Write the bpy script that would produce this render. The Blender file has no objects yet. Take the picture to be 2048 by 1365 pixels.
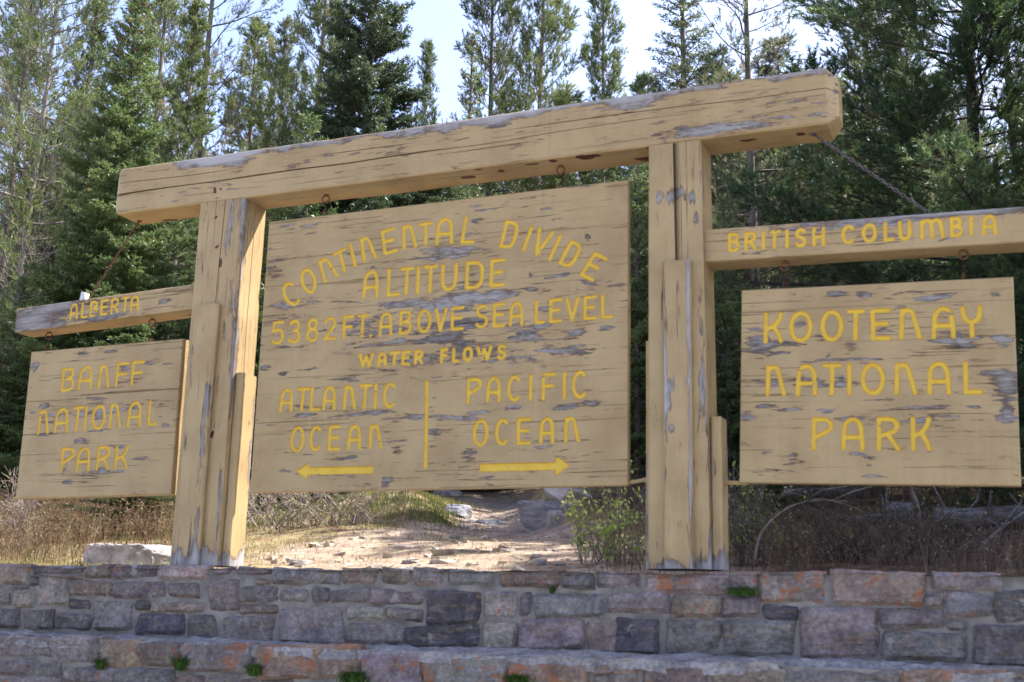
import bpy, math, random
import numpy as np
from mathutils import Vector, Matrix

SC = bpy.context.scene
COL = SC.collection
PI = math.pi
rad = math.radians

# ------------------------------------------------------------------ camera
FPX = 2405.6                                    # focal length in photograph pixels (2048 wide)
YAW, PITCH, ROLL = rad(22.487), rad(12.878), rad(1.370)
CAM = np.array([3.02, -6.0, 1.55])


def cam_axes():
    fwd = np.array([-math.sin(YAW) * math.cos(PITCH), math.cos(YAW) * math.cos(PITCH), math.sin(PITCH)])
    right = np.array([math.cos(YAW), math.sin(YAW), 0.0])
    up = np.cross(right, fwd)
    return (math.cos(ROLL) * right + math.sin(ROLL) * up,
            -math.sin(ROLL) * right + math.cos(ROLL) * up, fwd)


CR, CU, CW = cam_axes()
cam = bpy.data.cameras.new("camera")
camo = bpy.data.objects.new("camera", cam)
COL.objects.link(camo)
SC.camera = camo
cam.sensor_width = 36.0
cam.lens = FPX / 2048 * 36
cam.clip_start, cam.clip_end = 0.1, 3000
camo.matrix_world = Matrix(((CR[0], CU[0], -CW[0], CAM[0]), (CR[1], CU[1], -CW[1], CAM[1]),
                            (CR[2], CU[2], -CW[2], CAM[2]), (0, 0, 0, 1)))
cam.dof.use_dof = True
cam.dof.focus_distance = 15.0
cam.dof.aperture_fstop = 4.0

# ------------------------------------------------------------------ light
SUN = np.array([0.455, 0.415, 0.788]); SUN /= np.linalg.norm(SUN)
w = bpy.data.worlds.new("World"); SC.world = w; w.use_nodes = True
nt = w.node_tree; nt.nodes.clear()
sky = nt.nodes.new("ShaderNodeTexSky"); sky.sky_type = 'NISHITA'; sky.sun_disc = False
sky.sun_elevation = math.asin(SUN[2]); sky.sun_rotation = math.atan2(SUN[0], SUN[1])
sky.altitude = 1600; sky.air_density = 1.0; sky.dust_density = 6.0; sky.ozone_density = 1.0
bg = nt.nodes.new("ShaderNodeBackground"); bg.inputs[1].default_value = 0.15
wo = nt.nodes.new("ShaderNodeOutputWorld")
hs = nt.nodes.new("ShaderNodeHueSaturation"); hs.inputs['Saturation'].default_value = 0.95; hs.inputs['Value'].default_value = 1.05; hs.inputs['Hue'].default_value = 0.515
nt.links.new(sky.outputs[0], hs.inputs['Color']); nt.links.new(hs.outputs[0], bg.inputs[0]); nt.links.new(bg.outputs[0], wo.inputs[0])
sl = bpy.data.lights.new("sun", 'SUN'); sl.energy = 5.0; sl.angle = rad(0.53); sl.color = (1.0, 0.97, 0.92)
so = bpy.data.objects.new("sun", sl); COL.objects.link(so)
so.rotation_euler = Vector(SUN).to_track_quat('Z', 'Y').to_euler()
SC.view_settings.view_transform = 'Standard'
SC.view_settings.look = 'None'
SC.view_settings.exposure = 1.72
SC.view_settings.gamma = 1.0
SC.cycles.max_bounces = 6
SC.cycles.transparent_max_bounces = 4


# ------------------------------------------------------------------ pixel helpers (only used to measure positions)
def ray(px, py):
    return CR * (px - 1024) / FPX - CU * (py - 682.5) / FPX + CW


def on_y(px, py, yp):
    d = ray(px, py)
    return CAM + d * ((yp - CAM[1]) / d[1])


# ------------------------------------------------------------------ numpy noise
def _hash(ix, iy, iz, seed):
    h = (ix.astype(np.int64) * 374761393 + iy.astype(np.int64) * 668265263 + iz.astype(np.int64) * 2147483647 + seed * 974634777) & 0x7fffffff
    h = ((h ^ (h >> 13)) * 1274126177) & 0x7fffffff
    h = ((h ^ (h >> 16)) * 1911520717) & 0x7fffffff
    return ((h ^ (h >> 15)) & 0xffff) / 65535.0


def vnoise(P, seed=0):
    P = np.asarray(P, float)
    if P.shape[-1] == 2:
        P = np.concatenate([P, np.zeros(P.shape[:-1] + (1,))], -1)
    i = np.floor(P).astype(np.int64); f = P - i; f = f * f * (3 - 2 * f)
    out = 0
    for dx in (0, 1):
        for dy in (0, 1):
            for dz in (0, 1):
                wgt = (f[..., 0] if dx else 1 - f[..., 0]) * (f[..., 1] if dy else 1 - f[..., 1]) * (f[..., 2] if dz else 1 - f[..., 2])
                out = out + wgt * _hash(i[..., 0] + dx, i[..., 1] + dy, i[..., 2] + dz, seed)
    return out * 2 - 1


def fbm(P, octv=4, seed=0, gain=0.5):
    P = np.asarray(P, float); a, s, t = 1.0, 0.0, 0.0
    for k in range(octv):
        s = s + a * vnoise(P * (2.03 ** k) + 17.3 * k, seed + k); t += a; a *= gain
    return s / t


def sstep(a, b, x):
    t = np.clip((x - a) / (b - a), 0, 1)
    return t * t * (3 - 2 * t)


# ------------------------------------------------------------------ mesh helpers
def mkmesh(name, V, faces, mats=(), smooth=False, attrs=None, fmat=None):
    """faces: list of int arrays, each (m, k)"""
    V = np.asarray(V, np.float32).reshape(-1, 3)
    faces = [np.asarray(f, np.int32) for f in faces if len(f)]
    me = bpy.data.meshes.new(name)
    me.vertices.add(len(V)); me.vertices.foreach_set("co", V.ravel())
    nl = sum(f.size for f in faces); nf = sum(len(f) for f in faces)
    me.loops.add(nl); me.polygons.add(nf)
    me.loops.foreach_set("vertex_index", np.concatenate([f.ravel() for f in faces]))
    tot = np.concatenate([np.full(len(f), f.shape[1], np.int32) for f in faces])
    st = np.concatenate([[0], np.cumsum(tot)[:-1]]).astype(np.int32)
    me.polygons.foreach_set("loop_start", st)
    try:
        me.polygons.foreach_set("loop_total", tot)
    except Exception:
        pass
    me.polygons.foreach_set("use_smooth", np.full(nf, smooth))
    for m in mats:
        me.materials.append(m)
    if fmat is not None:
        me.polygons.foreach_set("material_index", np.asarray(fmat, np.int32))
    me.update(calc_edges=True)
    for k, a in (attrs or {}).items():
        a = np.asarray(a, np.float32)
        if a.ndim == 1:
            at = me.attributes.new(k, 'FLOAT', 'POINT'); at.data.foreach_set("value", a)
        else:
            at = me.attributes.new(k, 'FLOAT_COLOR', 'POINT')
            at.data.foreach_set("color", np.concatenate([a, np.ones((len(a), 1), np.float32)], 1).ravel())
    return me


def link(name, me, parent=None, loc=(0, 0, 0), rot=(0, 0, 0)):
    o = bpy.data.objects.new(name, me); COL.objects.link(o)
    o.location = [float(v) for v in loc]; o.rotation_euler = rot
    if parent is not None:
        o.parent = parent
    return o


def thing(name, label, cat, loc=(0, 0, 0), rot=(0, 0, 0), group=None, me=None):
    o = link(name, me, None, loc, rot)
    o['label'] = label; o['category'] = cat
    if group:
        o['group'] = group
    return o


def gridfaces(n, m, off=0, wrap=False):
    """n rows, m columns of vertices"""
    i = np.arange(n - 1)[:, None]; j = np.arange(m if wrap else m - 1)[None, :]
    a = i * m + j; b = i * m + (j + 1) % m
    return (np.stack([a, b, b + m, a + m], -1).reshape(-1, 4) + off)


class MB:
    """collects vertices and faces into one mesh"""
    def __init__(s):
        s.V, s.F, s.n, s.A = [], [], 0, {}

    def add(s, V, faces, **attrs):
        V = np.asarray(V, float).reshape(-1, 3)
        for f in faces:
            if len(f):
                s.F.append(np.asarray(f, np.int64) + s.n)
        s.V.append(V); s.n += len(V)
        for k, a in attrs.items():
            a = np.asarray(a, float)
            if a.ndim == 0:
                a = np.full(len(V), float(a))
            elif a.ndim == 1 and len(a) == 3 and len(V) != 3:
                a = np.tile(a, (len(V), 1))
            s.A.setdefault(k, []).append(a)

    def mesh(s, name, mats, smooth=False):
        by = {}
        for f in s.F:
            by.setdefault(f.shape[1], []).append(f)
        return mkmesh(name, np.concatenate(s.V), [np.concatenate(v) for v in by.values()], mats, smooth,
                      {k: np.concatenate(a) for k, a in s.A.items()})


def tube(P, r, sides=6, cap=True):
    """tube along points P with radii r"""
    P = np.asarray(P, float); n = len(P)
    r = np.full(n, r) if np.isscalar(r) else np.asarray(r, float)
    T = np.gradient(P, axis=0); T /= np.linalg.norm(T, axis=1, keepdims=True) + 1e-9
    ref = np.array([0, 0, 1.0]) if abs(T[0][2]) < 0.9 else np.array([1.0, 0, 0])
    A = np.cross(T, ref); A /= np.linalg.norm(A, axis=1, keepdims=True) + 1e-9
    B = np.cross(T, A)
    an = np.arange(sides) * 2 * PI / sides
    V = P[:, None] + r[:, None, None] * (A[:, None] * np.cos(an)[None, :, None] + B[:, None] * np.sin(an)[None, :, None])
    F = [gridfaces(n, sides, 0, True)]
    V = V.reshape(-1, 3)
    if cap:
        F.append(np.arange(sides)[None, ::-1]); F.append((np.arange(sides) + (n - 1) * sides)[None])
    return V, F


# ------------------------------------------------------------------ material helpers
def mat(name):
    m = bpy.data.materials.new(name); m.use_nodes = True
    m.node_tree.nodes.clear()
    return m, G(m.node_tree)


class G:
    def __init__(s, t):
        s.t = t

    def n(s, typ, **kw):
        x = s.t.nodes.new(typ)
        for k, v in kw.items():
            setattr(x, k, v)
        return x

    def l(s, a, b):
        s.t.links.new(a, b)

    def set(s, node, key, v):
        inp = node.inputs[key]
        if isinstance(v, bpy.types.NodeSocket):
            s.l(v, inp)
        else:
            if isinstance(v, (tuple, list)) and len(v) == 3 and inp.type == 'RGBA':
                v = (*v, 1)
            inp.default_value = v

    def attr(s, name, col=False):
        a = s.n("ShaderNodeAttribute"); a.attribute_name = name
        return a.outputs['Color' if col else 'Fac']

    def obj(s):
        return s.n("ShaderNodeTexCoord").outputs['Object']

    def gen(s):
        return s.n("ShaderNodeNewGeometry").outputs['Position']

    def mapping(s, vec, scale=(1, 1, 1), loc=(0, 0, 0)):
        m = s.n("ShaderNodeMapping"); s.l(vec, m.inputs['Vector'])
        m.inputs['Scale'].default_value = scale; m.inputs['Location'].default_value = loc
        return m.outputs[0]

    def noise(s, vec, scale=1.0, detail=4, rough=0.55, dist=0.0):
        x = s.n("ShaderNodeTexNoise"); s.l(vec, x.inputs['Vector'])
        x.inputs['Scale'].default_value = scale; x.inputs['Detail'].default_value = detail
        x.inputs['Roughness'].default_value = rough; x.inputs['Distortion'].default_value = dist
        return x.outputs['Fac']

    def voro(s, vec, scale=1.0, feature='F1'):
        x = s.n("ShaderNodeTexVoronoi"); x.feature = feature; s.l(vec, x.inputs['Vector'])
        x.inputs['Scale'].default_value = scale
        return x.outputs['Distance']

    def math(s, op, a, b=0.0, c=0.0, clamp=False):
        x = s.n("ShaderNodeMath", operation=op, use_clamp=clamp)
        for i, v in enumerate((a, b, c)):
            s.set(x, i, v)
        return x.outputs[0]

    def ramp(s, fac, a, b, lo=0.0, hi=1.0):
        x = s.n("ShaderNodeMapRange", interpolation_type='SMOOTHSTEP')
        s.set(x, 'Value', fac); s.set(x, 'From Min', a); s.set(x, 'From Max', b)
        s.set(x, 'To Min', lo); s.set(x, 'To Max', hi)
        return x.outputs[0]

    def mix(s, f, a, b):
        x = s.n("ShaderNodeMix", data_type='RGBA')
        s.set(x, 0, f); s.set(x, 6, a); s.set(x, 7, b)
        return x.outputs[2]

    def mul(s, f, a, b):
        x = s.n("ShaderNodeMix", data_type='RGBA', blend_type='MULTIPLY')
        s.set(x, 0, f); s.set(x, 6, a); s.set(x, 7, b)
        return x.outputs[2]

    def bump(s, h, strength=0.5, dist=0.01, normal=None):
        x = s.n("ShaderNodeBump"); s.set(x, 'Height', h)
        x.inputs['Strength'].default_value = strength; x.inputs['Distance'].default_value = dist
        if normal is not None:
            s.l(normal, x.inputs['Normal'])
        return x.outputs[0]

    def out(s, sh):
        o = s.n("ShaderNodeOutputMaterial"); s.l(sh, o.inputs['Surface'])

    def bsdf(s, col, rough=0.7, spec=0.3, normal=None, metal=0.0):
        p = s.n("ShaderNodeBsdfPrincipled")
        s.set(p, 'Base Color', col); s.set(p, 'Roughness', rough); s.set(p, 'Specular IOR Level', spec); s.set(p, 'Metallic', metal)
        if normal is not None:
            s.l(normal, p.inputs['Normal'])
        return p.outputs[0]


def paint_material(name, axis, thr=0.62, base=(0.366, 0.259, 0.125), regional=2.2):
    """tan house paint flaking off grey weathered timber; axis = direction of the grain"""
    m, g = mat(name)
    co = g.obj()
    oi = g.n("ShaderNodeObjectInfo").outputs['Random']
    add = g.n("ShaderNodeVectorMath", operation='ADD'); g.l(co, add.inputs[0])
    comb = g.n("ShaderNodeCombineXYZ"); g.l(g.math('MULTIPLY', oi, 31.0), comb.inputs[0]); g.l(g.math('MULTIPLY', oi, 17.0), comb.inputs[2])
    g.l(comb.outputs[0], add.inputs[1]); co2 = add.outputs[0]
    s1 = (2.6, 20, 20) if axis == 'x' else (20, 20, 2.0)
    s2 = (9, 60, 60) if axis == 'x' else (60, 60, 7)
    s3 = (1.0, 70, 70) if axis == 'x' else (55, 55, 0.8)
    n1 = g.noise(g.mapping(co2, s1), 1.0, 6, 0.62, 0.6)
    n1b = g.noise(g.mapping(co2, s2), 1.0, 3, 0.6, 0.3)
    n2 = g.noise(co2, regional, 3, 0.5)
    wear = g.attr('wear')
    n0 = g.noise(g.mapping(co2, tuple(x * 0.45 for x in s1)), 1.0, 2, 0.5, 0.4)
    v = g.math('ADD', g.math('MULTIPLY', n1, 0.78), g.math('MULTIPLY', n1b, 0.55))
    v = g.math('ADD', v, g.math('MULTIPLY', n0, 0.30))
    v = g.math('ADD', v, g.math('MULTIPLY', n2, 0.22))
    v = g.math('SUBTRACT', v, 0.40)
    v = g.math('ADD', v, g.math('MULTIPLY', wear, 0.32))
    peel = g.ramp(v, thr + 0.035, thr + 0.06)
    edge = g.ramp(v, thr - 0.005, thr + 0.035)
    fine = g.noise(g.mapping(co2, s3), 1.0, 2, 0.5, 0.2)
    crack = g.ramp(g.math('ABSOLUTE', g.math('SUBTRACT', fine, 0.66)), 0.0, 0.017, 1.0, 0.0)
    crack = g.math('MULTIPLY', crack, g.ramp(n2, 0.38, 0.56))
    crack = g.math('MAXIMUM', crack, g.attr('seam'), clamp=True)
    # paint, mottled by dirt and by older coats
    stain = g.noise(co2, 3.3, 5, 0.6)
    c = g.mix(g.ramp(stain, 0.35, 0.7), base, tuple(x * y for x, y in zip(base, (0.80, 0.77, 0.74))))
    dirt = g.noise(g.mapping(co2, (2.2, 2.2, 1.1)), 6, 5, 0.65)
    c = g.mix(g.ramp(dirt, 0.58, 0.78, 0, 0.55), c, tuple(x * 0.62 for x in base))
    run = g.noise(g.mapping(co2, (16, 16, 0.9)), 1.0, 4, 0.6)
    c = g.mix(g.ramp(run, 0.56, 0.74, 0, 0.34), c, tuple(x * 0.66 for x in base))       # rain runs
    c = g.mix(g.ramp(run, 0.42, 0.28, 0, 0.30), c, tuple(min(1, x * 1.22) for x in base))  # chalked streaks
    brown = (0.19, 0.105, 0.05)
    c = g.mix(g.math('MULTIPLY', edge, g.ramp(stain, 0.3, 0.62, 0.35, 0.95)), c, brown)
    sc_ = g.noise(g.mapping(co2, tuple(x * 1.7 for x in s1)), 1.0, 5, 0.7, 0.8)
    c = g.mix(g.math('MULTIPLY', g.ramp(g.math('ADD', sc_, g.math('MULTIPLY', wear, 0.12)), 0.595, 0.65), g.ramp(stain, 0.40, 0.6, 0.15, 0.8)), c, (0.17, 0.10, 0.055))
    pit = g.voro(g.mapping(co2, (1, 1, 1)), 26)
    c = g.mix(g.math('MULTIPLY', g.ramp(pit, 0.10, 0.04), g.ramp(stain, 0.52, 0.60)), c, (0.07, 0.045, 0.035))
    wn = g.noise(g.mapping(co2, s2), 1.6, 4, 0.65)
    wn2 = g.noise(co2, 9, 3, 0.6)
    wood = g.mix(g.ramp(g.math('ADD', g.math('MULTIPLY', wn, .55), g.math('MULTIPLY', n0, .45)), 0.40, 0.60), (0.085, 0.068, 0.056), (0.265, 0.238, 0.218))
    wood = g.mix(g.ramp(wn2, 0.50, 0.66, 0, 0.85), wood, (0.125, 0.085, 0.055))
    wood = g.mix(g.attr('pale'), wood, (0.36, 0.34, 0.33))
    c = g.mix(peel, c, wood)
    c = g.mix(g.math('MULTIPLY', crack, 0.85), c, (0.05, 0.032, 0.022))
    c = g.mix(g.ramp(g.attr('chip'), 0.45, 0.55), c, (0.075, 0.022, 0.012))
    h = g.math('SUBTRACT', g.math('MULTIPLY', n1b, 0.6), peel)
    h = g.math('SUBTRACT', h, g.math('MULTIPLY', crack, 1.5))
    h = g.math('ADD', h, g.math('MULTIPLY', wn, 0.35))
    h = g.math('ADD', h, g.math('MULTIPLY', fine, 0.5))
    nrm = g.bump(h, 0.85, 0.0045)
    r = g.mix(peel, (0.5, 0.5, 0.5), (0.85, 0.85, 0.85))
    g.out(g.bsdf(c, r, 0.28, nrm))
    return m


M = {}
M['paint_x'] = paint_material('weathered_tan_paint_horizontal', 'x', 0.640)
M['paint_z'] = paint_material('weathered_tan_paint_vertical', 'z', 0.655)


def yellow_material():
    m, g = mat('routed_yellow_paint')
    co = g.obj()
    n = g.noise(co, 14, 4, 0.6)
    d = g.attr('depth')
    c = g.mix(g.ramp(n, 0.3, 0.7), (0.60, 0.39, 0.03), (0.53, 0.335, 0.028))
    c = g.mix(g.ramp(d, 0.42, 0.0, 0, 0.65), c, (0.46, 0.18, 0.015))           # deeper orange along the routed lip
    fl = g.noise(g.mapping(co, (12, 12, 30)), 1.0, 5, 0.65)
    c = g.mix(g.ramp(g.math('ADD', fl, g.math('MULTIPLY', g.attr('wear'), 0.07)), 0.635, 0.67, 0, 0.85), c, g.mix(n, (0.10, 0.075, 0.06), (0.26, 0.20, 0.15)))
    g.out(g.bsdf(c, 0.45, 0.35, g.bump(fl, 0.3, 0.002)))
    return m


M['yellow'] = yellow_material()


def simple_material(name, c1, c2, scale=8, rough=0.7, spec=0.3, bump=0.4, bd=0.01, metal=0.0, stretch=(1, 1, 1)):
    m, g = mat(name)
    co = g.mapping(g.obj(), stretch)
    n = g.noise(co, scale, 6, 0.62)
    c = g.mix(g.ramp(n, 0.3, 0.7), c1, c2)
    g.out(g.bsdf(c, rough, spec, g.bump(n, bump, bd), metal))
    return m


M['rust'] = simple_material('rusty_iron', (0.17, 0.06, 0.028), (0.06, 0.03, 0.022), 40, 0.8, 0.3, 0.4, 0.002)
M['chain'] = simple_material('dull_chain_steel', (0.11, 0.085, 0.09), (0.06, 0.04, 0.035), 30, 0.6, 0.4, 0.3, 0.002)


def stone_material():
    m, g = mat('quarried_stone')
    co = g.obj()
    col = g.attr('col', True)
    n = g.noise(co, 7, 8, 0.68)
    n2 = g.noise(g.mapping(co, (3, 3, 14)), 2.0, 6, 0.6, 1.2)
    n3 = g.noise(co, 45, 4, 0.7)
    c = g.mul(1.0, col, g.mix(g.ramp(n, 0.25, 0.75), (0.42, 0.39, 0.37), (1.22, 1.12, 1.0)))
    c = g.mix(g.ramp(n2, 0.50, 0.70, 0, 0.6), c, (0.24, 0.165, 0.10))         # iron staining in the bedding
    c = g.mix(g.ramp(n2, 0.42, 0.25, 0, 0.5), c, (0.30, 0.29, 0.32))
    c = g.mul(0.6, c, g.mix(g.ramp(n3, 0.3, 0.7), (0.42, 0.42, 0.42), (1.4, 1.4, 1.38)))
    pale = g.noise(co, 11, 5, 0.7)
    c = g.mix(g.ramp(pale, 0.58, 0.68, 0, 0.6), c, (0.33, 0.315, 0.285))         # grey crustose lichen
    li = g.noise(co, 9, 7, 0.75, 0.4)
    li2 = g.noise(co, 40, 3, 0.6)
    lm = g.math('ADD', g.math('ADD', li, g.math('MULTIPLY', g.attr('lich'), 0.17)), g.math('MULTIPLY', li2, 0.26))
    c = g.mix(g.ramp(lm, 0.735, 0.81, 0, 0.78), c, g.mix(n3, (0.36, 0.105, 0.03), (0.22, 0.095, 0.05)))
    h = g.math('ADD', g.math('ADD', g.math('MULTIPLY', n, 1.0), g.math('MULTIPLY', n3, 0.25)), g.math('MULTIPLY', n2, 0.6))
    g.out(g.bsdf(c, 0.82, 0.25, g.bump(h, 0.95, 0.03)))
    return m


M['stone'] = stone_material()
M['mortar'] = simple_material('old_mortar', (0.24, 0.215, 0.19), (0.11, 0.10, 0.092), 7, 0.92, 0.15, 0.7, 0.012)


def ground_material():
    m, g = mat('forest_floor')
    P = g.gen()
    n = g.noise(P, 0.9, 6, 0.62)
    n2 = g.noise(P, 7, 8, 0.7)
    n3 = g.noise(g.mapping(P, (1, 1, 1)), 40, 4, 0.7)
    dirt = g.mix(g.ramp(n2, 0.32, 0.66), (0.24, 0.165, 0.12), (0.40, 0.32, 0.26))
    duff = g.mix(g.ramp(n2, 0.35, 0.68), (0.15, 0.09, 0.06), (0.30, 0.20, 0.125))
    duff = g.mix(g.math('MULTIPLY', g.attr('duff_shade'), 0.85), duff, g.mix(g.ramp(n2, .35, .7), (0.05, 0.033, 0.024), (0.13, 0.09, 0.06)))  # duff painted darker right of the path to carry the shade there
    c = g.mix(g.attr('path'), duff, dirt)
    moss = g.math('MULTIPLY', g.attr('moss'), g.ramp(g.math('ADD', g.math('MULTIPLY', n, 0.5), g.math('MULTIPLY', n2, 0.5)), 0.42, 0.58))
    c = g.mix(moss, c, g.mix(n3, (0.09, 0.12, 0.025), (0.24, 0.24, 0.075)))
    straw = g.math('MULTIPLY', g.attr('straw'), g.ramp(n2, 0.4, 0.6))
    c = g.mix(straw, c, (0.30, 0.25, 0.13))
    c = g.mul(0.7, c, g.mix(g.ramp(n3, 0.3, 0.7), (0.6, 0.58, 0.56), (1.2, 1.2, 1.2)))
    c = g.mix(g.attr('lot'), c, g.mix(n3, (0.22, 0.21, 0.2), (0.34, 0.33, 0.31)))
    h = g.math('ADD', g.math('MULTIPLY', n2, 1.0), g.math('MULTIPLY', n3, 0.4))
    g.out(g.bsdf(c, 0.95, 0.1, g.bump(h, 0.9, 0.03)))
    return m


M['ground'] = ground_material()
M['rock_pale'] = simple_material('pale_limestone', (0.36, 0.335, 0.315), (0.15, 0.14, 0.135), 9, 0.85, 0.2, 0.9, 0.03)
M['rock_grey'] = simple_material('grey_slabby_rock', (0.30, 0.29, 0.30), (0.15, 0.14, 0.145), 7, 0.85, 0.2, 0.9, 0.03, 0, (1, 1, 3))
M['rock_tan'] = simple_material('tan_path_rock', (0.46, 0.39, 0.33), (0.30, 0.26, 0.23), 7, 0.85, 0.2, 0.9, 0.03)
M['bark'] = simple_material('grey_brown_bark', (0.15, 0.125, 0.105), (0.055, 0.042, 0.034), 14, 0.9, 0.2, 0.9, 0.02, 0, (1, 1, 0.35))
M['bark_dark'] = simple_material('dark_pine_bark', (0.07, 0.055, 0.046), (0.025, 0.02, 0.018), 14, 0.9, 0.2, 0.9, 0.02, 0, (1, 1, 0.35))
M['bark_pale'] = simple_material('pale_pine_bark', (0.27, 0.235, 0.20), (0.11, 0.088, 0.072), 14, 0.9, 0.2, 0.9, 0.02, 0, (1, 1, 0.35))
M['dead_wood'] = simple_material('silvered_dead_wood', (0.25, 0.23, 0.215), (0.08, 0.068, 0.062), 9, 0.85, 0.25, 0.8, 0.01, 0, (1, 6, 6))
M['twig'] = simple_material('grey_twig_bark', (0.30, 0.25, 0.21), (0.16, 0.11, 0.085), 20, 0.8, 0.3, 0.3, 0.003)
M['cone'] = simple_material('spruce_cone_scales', (0.20, 0.075, 0.035), (0.10, 0.04, 0.022), 60, 0.7, 0.3, 0.5, 0.004)


def leaf_material(name, cols, trans=0.45, rough=0.42, spec=0.45):
    """needles or leaves: attribute 'tone' (0..1) picks the natural colour, light passes through"""
    m, g = mat(name)
    t = g.attr('tone')
    c = g.mix(g.ramp(t, 0.0, 0.5), cols[0], cols[1])
    c = g.mix(g.ramp(t, 0.5, 0.9), c, cols[2])
    c = g.mix(g.ramp(t, 0.955, 0.965), c, cols[3])
    p = g.bsdf(c, rough, spec)
    tr = g.n("ShaderNodeBsdfTranslucent"); g.l(c, tr.inputs['Color'])
    mx = g.n("ShaderNodeMixShader"); mx.inputs[0].default_value = trans
    g.l(p, mx.inputs[1]); g.l(tr.outputs[0], mx.inputs[2])
    g.out(mx.outputs[0])
    return m


M['n_spruce'] = leaf_material('bright_spruce_needles', [(0.055, 0.086, 0.03), (0.115, 0.165, 0.055), (0.20, 0.25, 0.092), (0.22, 0.13, 0.07)])
M['n_dark'] = leaf_material('dark_spruce_needles', [(0.0299, 0.0506, 0.0276), (0.0633, 0.0943, 0.0437), (0.138, 0.1725, 0.0747), (0.1495, 0.1092, 0.069)])
M['n_pine'] = leaf_material('yellow_green_pine_needles', [(0.08, 0.11, 0.035), (0.15, 0.19, 0.06), (0.235, 0.26, 0.09), (0.28, 0.19, 0.11)])
M['n_grey'] = leaf_material('dull_pine_needles', [(0.07, 0.088, 0.042), (0.135, 0.155, 0.072), (0.215, 0.22, 0.115), (0.25, 0.17, 0.11)])
M['n_near'] = leaf_material('deep_green_pine_needles', [(0.033, 0.0645, 0.03), (0.0675, 0.117, 0.045), (0.15, 0.2025, 0.075), (0.3, 0.21, 0.1125)], 0.42)
M['grass'] = leaf_material('mixed_grass_blades', [(0.085, 0.119, 0.0255), (0.221, 0.204, 0.068), (0.391, 0.3145, 0.1615), (0.255, 0.136, 0.068)], 0.4, 0.6, 0.25)
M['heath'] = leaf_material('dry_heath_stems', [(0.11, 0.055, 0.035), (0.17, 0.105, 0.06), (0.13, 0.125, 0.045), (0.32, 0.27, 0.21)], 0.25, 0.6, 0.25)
M['shaded_heath'] = leaf_material('shade_darkened_brush_twigs', [(0.065, 0.034, 0.024), (0.115, 0.07, 0.045), (0.17, 0.14, 0.09), (0.32, 0.28, 0.24)], 0.15, 0.6, 0.3)  # darker heath: the right slope's shade is put into these colours
M['leaf'] = leaf_material('young_shrub_leaves', [(0.26, 0.36, 0.07), (0.36, 0.48, 0.11), (0.46, 0.56, 0.17), (0.42, 0.40, 0.13)], 0.45, 0.45, 0.35)
M['turf'] = leaf_material('green_wall_grass', [(0.03, 0.07, 0.015), (0.06, 0.12, 0.02), (0.10, 0.17, 0.03), (0.2, 0.17, 0.07)], 0.35, 0.5, 0.3)


# ------------------------------------------------------------------ routed lettering
def arc(cx, cy, rx, ry, a0, a1, n=14):
    t = np.radians(np.linspace(a0, a1, n))
    return [(cx + rx * math.cos(a), cy + ry * math.sin(a)) for a in t]


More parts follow.
